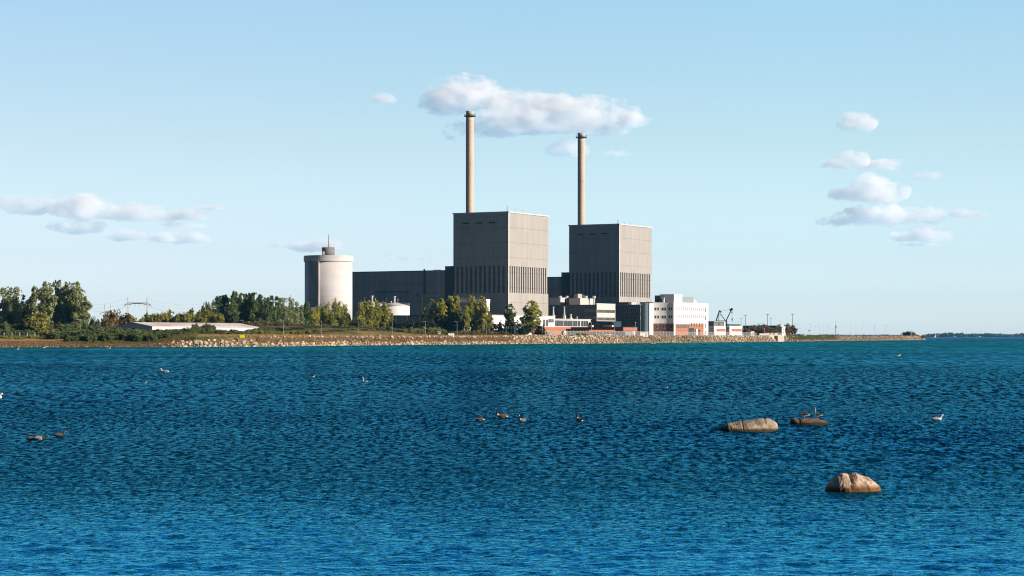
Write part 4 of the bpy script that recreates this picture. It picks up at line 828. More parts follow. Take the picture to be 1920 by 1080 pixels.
for i in range(16):
    v, f_ = RS[i % 6]; r = g2.uniform(.5, .8); z = g2.random()*2.4; m.add([(q[0]*r+g2.uniform(-1, 1)*(1-z/3)*1.4, q[1]*r+g2.uniform(-.6, .6), q[2]*r+z) for q in [v[0]] for _ in [0]] if False else [(q[0]*r+(i % 5-2)*.6*(1-z/3), q[1]*r, q[2]*r+z) for q in v], [tuple(q) for q in f_])
m.build('boulder_pile', M_RK, o)

# the boulders standing in the water
def boulder(name, label, x0, x1, ybase, outline, depth, m_, seed, cracks=(), flat=1.0):
    "lofted along its length from the top outline seen in the photo; every station has a real depth"
    Y = 3.6*F/(ybase-HL); k = Y/F; n, q = 200, 80; X0 = (x0-960)*k; Lx = (x1-x0)*k; V_ = []; bt = -.25
    for i in range(n+1):
        f = i/n; h = np.interp(f, [a for a, c_ in outline], [(ybase-c_)*k for a, c_ in outline])*.94; dp = depth*k*math.sqrt(max(0.0008, 1-(2*f-1)**2*.96))
        for cx, cw, cd in cracks: h -= .5*cd*k*math.exp(-((f-cx)/cw)**2)
        for j in range(q+1):
            a = math.pi*j/q; cy, sy = -math.cos(a), math.sin(a)**.72
            p = Vector((X0+Lx*f, Y+dp*cy+depth*k*.2, bt+(h-bt)*sy)); nn = Vector((0, cy, sy)).normalized()
            w_ = p+Vector((seed, 0, 0)); d = .07*noise.noise(w_*1.8)+.05*noise.noise(w_*4.5)-.018*abs(noise.noise(w_*7))+.014*noise.noise(w_*17)+.007*noise.noise(w_*42)
            d += .05*(noise.cell(Vector((w_.x*3.1+w_.z*1.7, w_.y*2.6, w_.z*4)))-.5)*.25
            for cx, cw, cd in cracks:
                fx = f+.05*cy*math.sin(seed); d -= .22*max(0, sy-.62)/.38*cd*k*math.exp(-((fx-cx)/(cw*.8))**2)
            s_ = min(1, Lx/2.2)*(1 if x0 > 1540 else .45); V_.append(p+nn*d*s_+Vector((d*.4*s_, 0, 0)))
    fs = [(i*(q+1)+j, i*(q+1)+j+1, (i+1)*(q+1)+j+1, (i+1)*(q+1)+j) for i in range(n) for j in range(q)]
    me = bpy.data.meshes.new(name); me.from_pydata(V_, [], fs); o = link(name, me, None, m_, True); me.flip_normals() if False else None
    return tag(o, label, 'rock')
def granite(name, a, c2, band=(.12, .06, .02), h=.09):
    m = mat(name, a, var=.3, vs=3.2, bump=.6, col2=c2, det=8); t = m.node_tree; b = t.nodes['Principled BSDF']; c = N(t, 'ShaderNodeTexCoord'); s = N(t, 'ShaderNodeSeparateXYZ'); t.links.new(c.outputs['Object'], s.inputs[0])
    n = N(t, 'ShaderNodeTexNoise'); n.inputs['Scale'].default_value = 5; t.links.new(c.outputs['Object'], n.inputs[0])
    zz = math_(t, 'SUBTRACT', s.outputs[2], math_(t, 'MULTIPLY', n.outputs[0], .06)); mr = N(t, 'ShaderNodeMapRange'); mr.inputs[1].default_value = h-.05; mr.inputs[2].default_value = h+.04; t.links.new(zz, mr.inputs[0])
    mxn = N(t, 'ShaderNodeMix', data_type='RGBA'); t.links.new(mr.outputs[0], mxn.inputs[0]); mxn.inputs[6].default_value = (*band, 1); t.links.new(b.inputs['Base Color'].links[0].from_socket, mxn.inputs[7]); t.links.new(mxn.outputs[2], b.inputs['Base Color'])
    n2 = N(t, 'ShaderNodeTexVoronoi'); n2.inputs['Scale'].default_value = 38; t.links.new(c.outputs['Object'], n2.inputs[0])
    v = N(t, 'ShaderNodeVectorMath', operation='SCALE'); t.links.new(mxn.outputs[2], v.inputs[0]); t.links.new(math_(t, 'ADD', .8, math_(t, 'MULTIPLY', n2.outputs[0], .45)), v.inputs[3]); t.links.new(v.outputs[0], b.inputs['Base Color']); return m
boulder('sea_boulder', 'rounded orange brown boulder with a cleft top, nearest in the water', 1547, 1657, 920.5,
        [(0, 921), (.05, 910), (.12, 897), (.2, 889), (.28, 885.5), (.36, 886), (.41, 888.5), (.46, 886), (.52, 884.5), (.62, 888), (.75, 894), (.87, 904), (.95, 913), (1, 921)], 48, granite('granite_orange', (.34, .22, .14), (.58, .44, .33), (.17, .075, .025), .10), 3, [(.405, .014, 2), (.15, .02, 1.2)])
boulder('sea_boulder', 'long pale slab like boulder with a dark pointed left end', 1337, 1459, 808.5,
        [(0, 807.5), (.07, 803), (.16, 798), (.215, 796), (.22, 791.5), (.32, 790), (.42, 788), (.44, 789), (.58, 786.5), (.7, 784), (.8, 783), (.87, 784), (.93, 788), (.985, 794), (1, 803)], 34, granite('granite_grey', (.16, .13, .085), (.40, .33, .24), (.05, .035, .02), .09), 8, [(.44, .008, 4), (.79, .016, 2.5), (.3, .006, 1.5)])
boulder('sea_boulder', 'low flat brown boulder with two birds resting on it', 1481, 1559, 796.5,
        [(0, 794), (.03, 784), (.12, 782), (.2, 784.5), (.4, 784), (.55, 784), (.7, 785), (.85, 788), (.95, 793), (1, 796)], 26, granite('granite_dark', (.07, .05, .032), (.26, .17, .10), (.03, .02, .012), .09), 13, [(.22, .03, 3)])

# ---------------------------------------------------------------- birds
def skin_mesh(name, chain, mats, pick, sub=2):
    "one continuous body grown over a chain of joints"
    me = bpy.data.meshes.new(name); me.from_pydata([c[0] for c in chain], [(i, i+1) for i in range(len(chain)-1)], [])
    o = bpy.data.objects.new(name, me); C.objects.link(o); md = o.modifiers.new('s', 'SKIN'); sv = me.skin_vertices[0].data
    for i, c in enumerate(chain): sv[i].radius = c[1]; sv[i].use_root = (i == 1)
    md2 = o.modifiers.new('u', 'SUBSURF'); md2.levels = md2.render_levels = sub
    dg = bpy.context.evaluated_depsgraph_get(); out = bpy.data.meshes.new_from_object(o.evaluated_get(dg)); bpy.data.objects.remove(o)
    out.name = name; out.materials.clear()
    for m in mats: out.materials.append(m)
    for p in out.polygons: p.material_index = pick(p.center); p.use_smooth = True
    return out
K_ = lambda n, c, r=.7: mat(n, c, var=.12, vs=14, rough=r)
BLK, BRN, CRM, WHT, GRN, GRY, YEL, DBR = K_('black_feather', (.015, .015, .017)), K_('brown_feather', (.20, .12, .07)), K_('cream_feather', (.62, .52, .42)), K_('white_feather', (.85, .83, .80)), K_('green_feather', (.01, .12, .06), .35), K_('grey_feather', (.36, .36, .38)), K_('yellow_bill', (.60, .35, .05)), K_('dark_brown_feather', (.07, .045, .03))
def goose(x, ywl, wpx, face, neck, label, group='geese swimming in the middle'):
    Y = 3.6*F/(ywl-HL); s = wpx/F*Y   # s = body length in metres; face +1 looks right
    wpx *= 1.15; s = wpx/F*Y; r = empty('goose', ((x-960)/F*Y, Y, .0), 0 if face > 0 else math.pi, label, 'goose', group); r.scale = (s, s, s)
    nk = neck; ch = [((-.52, 0, .20), (.03, .02)), ((-.30, 0, .17), (.15, .13)), ((0, 0, .14), (.20, .19)), ((.26, 0, .15), (.15, .16)), ((.38, 0, .22*nk+.10), (.085, .09)), ((.41, 0, .40*nk+.08), (.062, .064)), ((.43, 0, .62*nk+.06), (.06, .062)), ((.50, 0, .70*nk+.05), (.06, .062)), ((.60, 0, .69*nk+.05), (.035, .03))]
    hz_ = .62*nk
    def pick(c):
        if c.x > .32 and c.z > .20*nk+.12:
            return 3 if (.44 < c.x < .53 and c.z < .70*nk+.04 and c.z > .62*nk and abs(c.y) > .02) else 0
        if c.x > .22: return 2
        if c.x < -.38: return 0 if c.z > .18 else 3
        return 1 if c.z > .10 else 2
    o = link('body', skin_mesh('body', ch, [BLK, BRN, CRM, WHT], pick), r)
    m = MB(); m.beam((.58, 0, .69*nk+.05), (.72, 0, .66*nk+.05), .028, 6, .012); m.build('bill', BLK, r, True)
    for sgn in (-1, 1):
        bm = bmesh.new(); bmesh.ops.create_uvsphere(bm, u_segments=14, v_segments=8, radius=1)
        for v in bm.verts: v.co = Vector((v.co.x*.34-.08, v.co.y*.05+sgn*.18, v.co.z*.11+.21+.04*-v.co.x))
        me = bpy.data.meshes.new('wing'); bm.to_mesh(me); bm.free(); link('wing', me, r, BRN, True)
    return r
goose(941, 784, 21, -1, 1.05, 'brown goose with tall black neck, second from left of four')
goose(899, 789.5, 17, -1, .28, 'brown goose with tucked down head, leftmost of four')
a_ = goose(979.5, 790, 15, -1, .95, 'small brown goose with upright black neck, third of four'); a_.rotation_euler.z = math.pi+.75
a_ = goose(1086, 792, 23, 1, .85, 'dark goose with a pale round tail seen from behind, rightmost of four'); a_.rotation_euler.z = math.pi*.62
def duck(x, ywl, wpx, face, pal, label, name='duck', headx=.40, hz_=.30, group='ducks swimming at the lower left', cat='duck'):
    if name in ('gull', 'swan'): wpx *= 1.3
    Y = 3.6*F/(ywl-HL); s = wpx/F*Y; r = empty(name, ((x-960)/F*Y, Y, -.01), 0 if face > 0 else math.pi, label, cat, group); r.scale = (s, s, s*1.25)
    ch = [((-.50, 0, .13), (.02, .015)), ((-.32, 0, .10), (.11, .085)), ((-.02, 0, .09), (.16, .13)), ((.22, 0, .10), (.13, .12)), ((headx-.06, 0, .17), (.065, .065)), ((headx, 0, hz_-.03), (.06, .06)), ((headx+.07, 0, hz_), (.075, .07)), ((headx+.14, 0, hz_-.02), (.03, .03))]
    o = link('body', skin_mesh('body', ch, pal[:4], lambda c: 0 if (c.x > headx-.04 and c.z > hz_-.12) else 1 if c.x > .2 else 2 if c.z < .12 else 3), r)
    m = MB(); m.beam((headx+.13, 0, hz_-.02), (headx+.25, 0, hz_-.05), .022, 6, .012); m.build('bill', pal[4], r, True)
    for sgn in (-1, 1):
        bm = bmesh.new(); bmesh.ops.create_uvsphere(bm, u_segments=12, v_segments=8, radius=1)
        for v in bm.verts: v.co = Vector((v.co.x*.32-.10, v.co.y*.04+sgn*.14, v.co.z*.075+.14))
        me = bpy.data.meshes.new('wing'); bm.to_mesh(me); bm.free(); link('wing', me, r, pal[3], True)
    return r
duck(59, 824, 22, 1, [BRN, BRN, CRM, BRN, YEL], 'pale brown duck half behind the green headed drake')
duck(74, 824.5, 26, 1, [GRN, DBR, CRM, GRY, YEL], 'pale drake with glossy green head', headx=.42)
duck(111, 818.5, 24, 1, [BRN, DBR, DBR, BRN, BRN], 'dark brown duck ahead of the drake', hz_=.34)
GL = [WHT, WHT, WHT, GRY, YEL]
duck(1757, 788.5, 18, 1, [WHT, WHT, WHT, CRM, BLK], 'pale grey gull swimming right of the flat rock', 'gull', .38, .38, None, 'gull')
duck(309, 698.5, 13, -1, GL, 'white gull swimming far out at the left', 'gull', .38, .34, None, 'gull')
duck(272, 719, 5, 1, GL, 'tiny white gull below and left of the far left gull', 'gull', .38, .4, None, 'gull')
duck(587, 707.5, 6, 1, GL, 'tiny white gull below the silo', 'gull', .38, .4, None, 'gull')
duck(684.5, 716.5, 8, -1, GL, 'white gull with upright neck below the turbine hall', 'gull', .38, .75, None, 'gull')
duck(1684, 668, 7, 1, GL, 'white gull far out on the green water at right', 'gull', .38, .3, None, 'gull')
duck(1250, 727, 4, 1, GL, 'tiny white gull in mid water below the white office', 'gull', .38, .3, None, 'gull')
duck(33, 655.5, 5, 1, GL, 'white bird by the far left shore, leftmost of three', 'gull', .38, .5, None, 'gull')
duck(82, 652.8, 6, 1, GL, 'white bird by the far left shore, middle of three', 'gull', .38, .3, None, 'gull')
duck(205, 654, 4, 1, GL, 'white bird by the far left shore, rightmost of three', 'gull', .38, .6, None, 'gull')
duck(1222, 644.8, 4, 1, GL, 'white bird at the waterline below the white stair tower, left of two', 'gull', .38, .3, None, 'gull')
duck(1226.5, 644.8, 4, 1, GL, 'white bird at the waterline below the white stair tower, right of two', 'gull', .38, .3, None, 'gull')
duck(-3, 748, 20, 1, GL, 'big white swan cut by the left edge', 'swan', .18, .32, None, 'swan')
for x, yb, w, lb, hz_ in ((1508, 783.5, 20, 'brown and white bird preening on the flat boulder, left of two', .22), (1533, 783.5, 18, 'brown bird with raised head on the flat boulder, right of two', .70)):
    r = duck(x, 790, w, -1, [BRN, WHT, WHT, DBR, BLK], lb, 'sea_bird', .25, hz_, 'birds on the flat boulder', 'bird'); Y = 3.6*F/(796.5-HL)+.05
    r.location = ((x-960)/F*Y, Y, zat(yb, Y)); s = r.scale[0]
    for sgn in (-1, 1):
        m = MB(); m.beam((.02, sgn*.06, -.30), (0, sgn*.06, .02), .018, 5); m.build('leg', YEL, r)
    r.location.z += .16*s

# ---------------------------------------------------------------- lamps, posts, fences
LAMPP = {}
def lamp(px, ytop, label, Y=None, off=15, arm=-1, group='lamp posts along the shore road', style='arm'):
    if Y is None: Y = float(np.interp(px, P_, Y_))+off
    X = (px-960)/F*Y; z = gz(X, Y); h = zat(ytop, Y)-z
    if style not in LAMPP:
        m = MB(); rr_ = .0045 if style == 'mast' else .011; m.beam((0, 0, 0), (0, 0, 1), rr_, 6, rr_*.7); pole = m.mesh('pole'); pole.materials.append(M_STEEL if style != 'tall' else M_DKSTEEL)
        m = MB()
        if style == 'arm': m.box(.0, .16, -.02, .02, .985, 1.0)
        elif style == 'ball': m.lathe([(.01, .97), (.045, .985), (.045, 1.02), (.01, 1.03)], 8)
        else: m.box(-.055, .055, -.04, .04, .985, 1.005)
        head = m.mesh('lamp_head'); head.materials.append(mat('lamp_white', (.62, .62, .60)) if style != 'tall' else M_DKSTEEL); LAMPP[style] = (pole, head)
    o = empty('street_lamp', (X, Y, z), 0 if arm > 0 else math.pi, label, 'lamp post', group); k = h if style != 'ball' else h; o.scale = (k*1.25, k*1.25, k)
    for nm, me in zip(('pole', 'lamp_head'), LAMPP[style]):
        q = bpy.data.objects.new(nm, me); C.objects.link(q); q.parent = o
    return o
for px, yt, lb in ((151.5, 598.5, 'lamp post before the tall left clump'), (455.8, 600.5, 'lamp post rising above the yellow sign'), (531.5, 600.3, 'lamp post on the mound slope left of the silo'), (603, 602, 'lamp post in front of the silo'), (671.5, 602, 'lamp post by the round tree'),
                   (735.5, 602, 'lamp post right of the tank poplars'), (797.5, 602.5, 'tall lamp post before the middle pines'), (857, 602.5, 'lamp post before the reactor poplars'), (912.5, 604, 'lamp post right of the reactor poplars'), (965.5, 603.5, 'lamp post right of the lone dark poplar'),
                   (1017.5, 604, 'lamp post right of the pyramidal poplar'), (1109, 604.2, 'lamp post at the left end of the orange canopy'), (1152.5, 605, 'lamp post at the right end of the orange canopy')):
    lamp(px, yt, lb, off=13 if px > 950 else 17)
for px, yt, lb in ((773.5, 612.5, 'short lamp among the pines, leftmost'), (794.5, 612.5, 'short lamp just left of the tall one at the middle pines'), (871, 612, 'short lamp under the reactor poplars'), (949, 613, 'short lamp left of the lone dark poplar'), (996.5, 616, 'short lamp below the pyramidal poplar'), (1191.5, 604.5, 'short lamp above the lit brick gatehouse end'), (1106.5, 0, None)):
    if lb: lamp(px, yt, lb, off=22 if px < 1100 else 26, style='ball', group='short round headed lamps')
for px, yt, lb, Y in ((1397.5, 590.8, 'tall harbour lamp left of the brown trees, nearer', 1400), (1389.5, 596.5, 'harbour lamp left of the brown trees, farther', 1500), (1439, 589.8, 'tall harbour lamp above the intake, nearer', 1440), (1445.5, 596.3, 'harbour lamp above the intake, farther', 1560), (1486, 588.8, 'tall harbour lamp above the white harbour house', 1452)):
    lamp(px, yt, lb, Y, style='tall', group='tall harbour lamps')
far = [(1492.5, 608.5), (1500.5, 616), (1519.5, 608), (1528, 612), (1536.5, 611), (1544.5, 609), (1552, 612), (1595, 608.5), (1604, 615), (1617.5, 608.5), (1640, 612), (1661, 609.5), (1676, 615)]
for i, (px, yt) in enumerate(far):
    lamp(px, yt, f'thin pale mast, {nth(i, len(far), "the masts behind the breakwater")}', float(np.interp(px, P_, Y_))+12, style='mast', group='thin masts behind the breakwater')
lamp(1463, 603, 'thin steel mast left of the white harbour house', 1480, style='mast', group=None)
o = empty('radio_mast', ((1569.5-960)/F*1575, 1575+6, 3), 0, 'lattice mast with a small cabin on top on the breakwater', 'mast'); MB().beam((0, 0, 0), (0, 0, 7.2), .38, 6, .3).build('pole', M_STEEL, o); MB().box(-.5, .5, -.5, .5, 7.2, 8.8).build('cabin', M_STEEL, o); MB().beam((0, 0, 8.8), (0, 0, 12.4), .12, 4).build('antenna', M_STEEL, o)
o = empty('day_mark', ((1517-960)/F*1452, 1452, 3.5), 0, 'small round black mark on a post at the breakwater root', 'navigation mark'); MB().beam((0, 0, 0), (0, 0, 4.2), .07, 4).build('post', M_STEEL, o); MB().lathe([(.1, 3.6), (.5, 3.9), (.5, 4.3), (.1, 4.6)], 10).build('ball', M_DKSTEEL, o)
o = empty('red_post', ((1438.6-960)/F*1345, 1360, 3.6), 0, 'red post standing behind the water intake', 'post'); MB().beam((0, 0, 0), (0, 0, 4.6), .38, 6).build('pole', mat('red_paint', (.42, .09, .07)), o); MB().box(-.45, .45, -.45, .45, 4.6, 5.1).build('cap', M_TRIM, o)
# fence posts on the left bank
lp = [7.5, 22.5, 37, 51, 65.5, 80, 110, 124]
for i, px in enumerate(lp):
    Y = 694; X = (px-960)/F*Y; z = gz(X, Y); o = empty('fence_post', (X, Y, z), 0, f'pale concrete fence post, {nth(i, len(lp), "the posts on the left shore")}', 'fence post', 'fence posts on the left shore')
    h = zat(624, Y)-z; MB().box(-.1, .1, -.1, .1, -.3, h).build('post', M_TRIM, o); MB().box(-.13, .13, -.13, .13, h, h+.1).build('cap', M_TRIM, o)
lp = [367, 384, 396, 408, 446, 462, 541, 570]
for i, px in enumerate(lp):
    Y = float(np.interp(px, P_, Y_))+19; X = (px-960)/F*Y; z = gz(X, Y); o = empty('fence_post', (X, Y, z), 0, f'thin grey fence post, {nth(i, len(lp), "the posts before the hangar")}', 'fence post', 'fence posts before the hangar')
    h = zat(622.5, Y)-z; MB().beam((0, 0, -.3), (0, 0, h), .07, 5).build('post', M_STEEL, o); MB().beam((0, 0, h), (.15, -.25, h+.35), .05, 4).build('top_arm', M_STEEL, o)
# yellow sign
Y = 703; k = Y/F; X = (454.5-960)*k; z = gz(X, Y); o = empty('warning_sign', (X, Y, z), .12, 'plain bright yellow rectangular board above the rocks', 'sign')
zb = zat(633.3, Y)-z; MB().box(-4.6*k, 4.6*k, -.05, .05, zb, zb+5.4*k).build('board', mat('sign_yellow', (.85, .68, .0), var=.03), o)
for s_ in (-1, 1): MB().box(s_*3.4*k-.07, s_*3.4*k+.07, .06, .18, -.4, zb+4*k).build('post', M_STEEL, o)
# harbour mesh fence
fm = bpy.data.materials.new('fence_mesh'); fm.use_nodes = True; t = fm.node_tree; b_ = t.nodes['Principled BSDF']; b_.inputs['Base Color'].default_value = (.42, .42, .40, 1); b_.inputs['Alpha'].default_value = .30; b_.inputs['Metallic'].default_value = .2; b_.inputs['Roughness'].default_value = .5
pts = [(p, float(np.interp(p, P_, Y_))+10.5) for p in range(1022, 1424, 6)]; r = empty('mesh_fence', (*[(1022-960)/F*pts[0][1], pts[0][1]], G), 0, 'long grey mesh fence along the harbour shore before the offices', 'fence'); r0_ = r.location.copy(); m = MB()
W3 = [Vector(((p-960)/F*y, y, gz((p-960)/F*y, y)))-r0_ for p, y in pts]
for a, c_ in zip(W3, W3[1:]): m.add([a, c_, c_+Vector((0, 0, 2.3)), a+Vector((0, 0, 2.3))], [(0, 1, 2, 3)])
m.build('mesh_panel', fm, r)
pm = MB(); pm.beam((0, 0, -.3), (0, 0, 2.7), .09, 5); pm = pm.mesh('post'); pm.materials.append(M_TRIM)
for a in W3:
    q = bpy.data.objects.new('post', pm); C.objects.link(q); q.parent = r; q.location = a
m = MB()
for a, c_ in zip(W3, W3[1:]): m.beam(a+Vector((0, 0, 2.3)), c_+Vector((0, 0, 2.3)), .05, 4)
m.build('top_rail', M_TRIM, r)
# containers, cars, small harbour things
def container(px, Y, w, h, col, label, name='container', rot=.62):
    X = (px-960)/F*Y; z = gz(X, Y); o = empty(name, (X, Y, z), rot, label, 'container'); W_ = w/F*Y*1.1; H_ = h/F*Y; M_ = mat('container_'+name+str(int(px)), col, var=.08, vs=.8); m = MB(); m.box(-W_/2, W_/2, 0, 2.5, .1, H_); n = int(W_/.5)
    for i in range(n): m.box(-W_/2+.12+i*W_/n, -W_/2+.12+i*W_/n+.2, -.07, -.002, .25, H_-.2)
    m.build('body', M_, o); MB().box(-W_/2-.04, W_/2+.04, -.1, 2.54, H_+.005, H_+.12).build('roof', M_TRIM, o); MB().box(W_/2-1.9, W_/2-.5, -.12, -.08, .3, H_*.8).build('door', M_CONC, o); return o
container(1177.5, 1078, 11, 7.2, (.50, .56, .66), 'pale blue container before the lit brick gatehouse end')
container(1187.5, 1085, 7, 8.2, (.80, .79, .76), 'white container standing right of the pale blue one')
container(1207.5, 1098, 17, 8.5, (.70, .66, .60), 'long cream container before the blue stair tower')
container(1411, 1328, 8, 8, (.72, .68, .60), 'cream container at the end of the mesh fence')
container(1059.5, 1008, 5, 9, (.80, .78, .74), 'small upright white cabin before the brick band', 'cabin')
container(1030.5, 1020, 12, 6.5, (.06, .08, .11), 'dark blue container right of the pyramidal poplar')
container(846, 892, 12, 5.5, (.78, .77, .74), 'white trailer box under the reactor poplars', 'trailer')
container(824, 896, 6, 4.5, (.12, .42, .62), 'small blue box left of the white trailer', 'box')
container(812, 900, 20, 2.6, (.10, .15, .20), 'long low dark blue trough left of the white trailer', 'trough')
def car(px, Y, col, label, rot=0, group='cars parked behind the harbour fence', seed=0):
    X = (px-960)/F*Y; z = gz(X, Y); o = empty('parked_car', (X, Y, z), rot, label, 'car', group); M_ = mat('car_'+label[:12].replace(' ', '_'), col, rough=.3, var=0, spec=.6)
    prof = [(-2.15, .32), (2.15, .32), (2.2, .62), (1.95, .82), (1.0, .92), (.45, 1.40), (-1.15, 1.44), (-1.75, .98), (-2.15, .88)]
    m = MB(); n = len(prof); vs = [(x, -.85, z_) for x, z_ in prof]+[(x, .85, z_) for x, z_ in prof]; m.add(vs, [tuple(range(n)), tuple(range(2*n-1, n-1, -1))]+[(i, n+i, n+(i+1)%n, (i+1)%n) for i in range(n)]); m.build('body', M_, o)
    m = MB(); wp = [(.88, .93), (.42, 1.34), (-1.1, 1.38), (-1.55, .97)]; m.add([(x, -.87, z_) for x, z_ in wp]+[(x, .87, z_) for x, z_ in wp], [(0, 1, 2, 3), (7, 6, 5, 4), (0, 3, 7, 4), (1, 0, 4, 5), (2, 1, 5, 6), (3, 2, 6, 7)]); m.build('window', M_GLASS, o)
    for x in (-1.35, 1.35):
        for y in (-.86, .70): w_ = MB().beam((x, y, .32), (x, y+.16, .32), .32, 14).build('wheel', M_DKSTEEL, o); MB().beam((x, y-.012, .32), (x, y+.172, .32), .19, 10).build('rim', M_STEEL, w_)
    return o
car(1072, 1010, (.75, .75, .74), 'white car parked left of the green shrubs by the gatehouse', .1); car(1082, 1022, (.25, .27, .30), 'grey car parked behind the white one', .0)
car(1140, 1052, (.70, .70, .69), 'white car parked below the right end of the orange canopy', .2); car(1127, 1050, (.30, .31, .33), 'dark car parked below the middle of the orange canopy', .1)
fc = [(1498, (.05, .05, .06)), (1506, (.70, .70, .68)), (1516, (.04, .04, .05)), (1522, (.05, .06, .08)), (1544, (.65, .65, .63)), (1551, (.05, .05, .05)), (1560, (.04, .05, .05))]
for i, (px, c_) in enumerate(fc): car(px, float(np.interp(px, P_, Y_))+10, c_, f'{"pale" if c_[0] > .3 else "black"} car, {nth(i, len(fc), "the cars on the breakwater")}', .2, 'cars parked on the breakwater')
# harbour derrick crane
Y = 1420; k = Y/F; o = empty('harbour_crane', ((1352-960)*k, Y, G), 0, 'dark derrick crane with raised jib and hanging hook behind the harbour sheds', 'crane'); Q = lambda p, y, d=0: ((p-1352)*k, d, zat(y, Y)-G)
MB().box((1342-1352)*k, (1363-1352)*k, -2, 2, 0, zat(601, Y)-G).build('machine_house', M_DKSTEEL, o)
for i, (a, c_, r_) in enumerate(((Q(1342.5, 601.5, -1), Q(1348.5, 584), .42), (Q(1347.8, 601.5, 1), Q(1348.3, 584), .22), (Q(1350, 588), Q(1361, 602), .28))): MB().beam(a, c_, r_, 4).build('leg', M_DKSTEEL, o)
MB().beam(Q(1361, 602), Q(1372, 580), .36, 4).build('jib', M_DKSTEEL, o); m = MB(); a = Q(1368, 581.7); c_ = Q(1373.5, 579); m.beam(a, c_, .75, 6, 1.0); m.build('jib_head', M_DKSTEEL, o)
MB().beam(Q(1349, 583), Q(1370, 580.5), .06, 4).build('stay_cable', M_DKSTEEL, o); MB().beam(Q(1372.6, 580), Q(1372.8, 600), .07, 4).build('hoist_cable', M_DKSTEEL, o); m = MB(); m.beam(Q(1372.8, 597), Q(1372.8, 600.5), .55, 6, .3); m.beam(Q(1372.8, 601), Q(1372.8, 603), .35, 6); m.build('hook', M_DKSTEEL, o)
m = MB(); m.beam(Q(1372.6, 584), Q(1372.6, 587), .3, 6, .6); m.build('block', M_DKSTEEL, o); m = MB(); m.beam(Q(1348.5, 583), Q(1352.5, 585.5), .6, 5); m.beam(Q(1348.9, 581.8), Q(1348.9, 584), .4, 5); m.build('mast_head', M_DKSTEEL, o)
# power line portals
def portal(px0, px1, ytop, yarm, Y, label, arm=(8, 8)):
    k = Y/F; c_ = (px0+px1)/2; o = empty('power_pylon', ((c_-960)*k, Y, G), 0, label, 'pylon', 'portal pylons behind the trees'); Q = lambda p, y, d=0: ((p-c_)*k, d, zat(y, Y)-G)
    for p in (px0, px1):
        m = MB(); zt_ = zat(ytop, Y)-G; x = (p-c_)*k
        for sx_, sy_ in ((-1, -1), (1, -1), (1, 1), (-1, 1)): m.beam((x+sx_*.8, sy_*.8, 0), (x+sx_*.12, sy_*.12, zt_), .11, 4)
        n = 14
        for i in range(n):
            z0, z1 = zt_*i/n, zt_*(i+1)/n; w0, w1 = .8-.68*i/n, .8-.68*(i+1)/n; s_ = 1 if i % 2 else -1
            m.beam((x-s_*w0, -w0, z0), (x+s_*w1, -w1, z1), .06, 4); m.beam((x-s_*w0, w0, z0), (x+s_*w1, w1, z1), .06, 4)
        m.build('mast', M_STEEL, o)
    m = MB(); a0, a1 = px0-arm[0], px1+arm[1]; n = 12; z_ = yarm
    tops = [Q(px0+(px1-px0)*i/n, z_) for i in range(n+1)]; bots = [Q(px0+(px1-px0)*i/n, z_+3.2-2.0*math.sin(math.pi*i/n)) for i in range(n+1)]
    for i in range(n):
        m.beam(tops[i], tops[i+1], .13, 4); m.beam(bots[i], bots[i+1], .18, 4); m.beam(tops[i] if i % 2 else bots[i], bots[i+1] if i % 2 else tops[i+1], .07, 4)
    m.beam(Q(px0, z_+1), Q(a0, z_+5), .2, 4); m.beam(Q(px1, z_+1), Q(a1, z_+5), .2, 4); m.build('cross_beam', M_DKSTEEL, o)
    for f in (-.12, .14, .38, .62, .86, 1.12):
        p = px0+(px1-px0)*f; MB().beam(Q(p, z_+2.5), Q(p, z_+6.5), .14, 5).build('insulator', M_STEEL, o)
    return o
portal(240, 275.8, 557.5, 567.8, 1150, 'large lattice portal pylon above the brown trees left of the hangar')
portal(196.2, 207, 570, 583.5, 1900, 'smaller more distant portal pylon left of the large one', (10, 8))
portal(507.5, 545.5, 552.5, 559, 1300, 'portal pylon peeping over the dark grove left of the silo', (7, 7))
def wire(a, c_, sag, label):
    m = MB(); n = 16; prev = None; a, c_ = Vector(a), Vector(c_)
    for i in range(n+1):
        f = i/n; q = a.lerp(c_, f)-Vector((0, 0, sag*4*f*(1-f)))-a
        if prev is not None: m.beam(prev, q, .035, 3)
        prev = q
    o = m.build('power_line', M_STEEL); o.location = a; tag(o, label, 'cable', 'overhead power lines')
for i, (y0, y1, y2) in enumerate(((559, 566, 565), (567, 573, 571), (573.5, 578, 577), (574, 592, 579.5))):
    nm = ('topmost', 'second', 'third', 'lowest')[i]
    wire(at(240, y0, 1150), at(150, y1, 1900), 3, f'overhead power line left of the large portal pylon, {nm}'); wire(at(276, y0, 1150), at(400, y2, 1250), 3, f'overhead power line right of the large portal pylon, {nm}')
# twin floodlight mast in front of the dark grove
o = empty('floodlight_mast', ((397-960)/F*880, 880, G), 0, 'floodlight mast with white lamps before the dark grove', 'lamp post'); h = zat(575, 880)-G; MB().beam((0, 0, 0), (0, 0, h), .14, 6, .09).build('pole', M_STEEL, o)
for dx, dz in ((-.7, .2), (.9, .1), (1.3, -.8), (-.2, -.6)): MB().box(dx-.5, dx+.5, -.3, .3, h+dz-.15, h+dz+.25).build('lamp_head', mat('lamp_white', (.62, .62, .60)), o)
o = empty('floodlight_mast', ((698-960)/F*1010, 1010, G), 0, 'floodlight mast among the tank poplars', 'lamp post'); h = zat(562, 1010)-G; MB().beam((0, 0, 0), (0, 0, h), .12, 6, .08).build('pole', M_STEEL, o); MB().lathe([(.2, h), (.5, h+.2), (.5, h+.5), (.1, h+.8)], 8).build('lamp_head', M_TRIM, o)
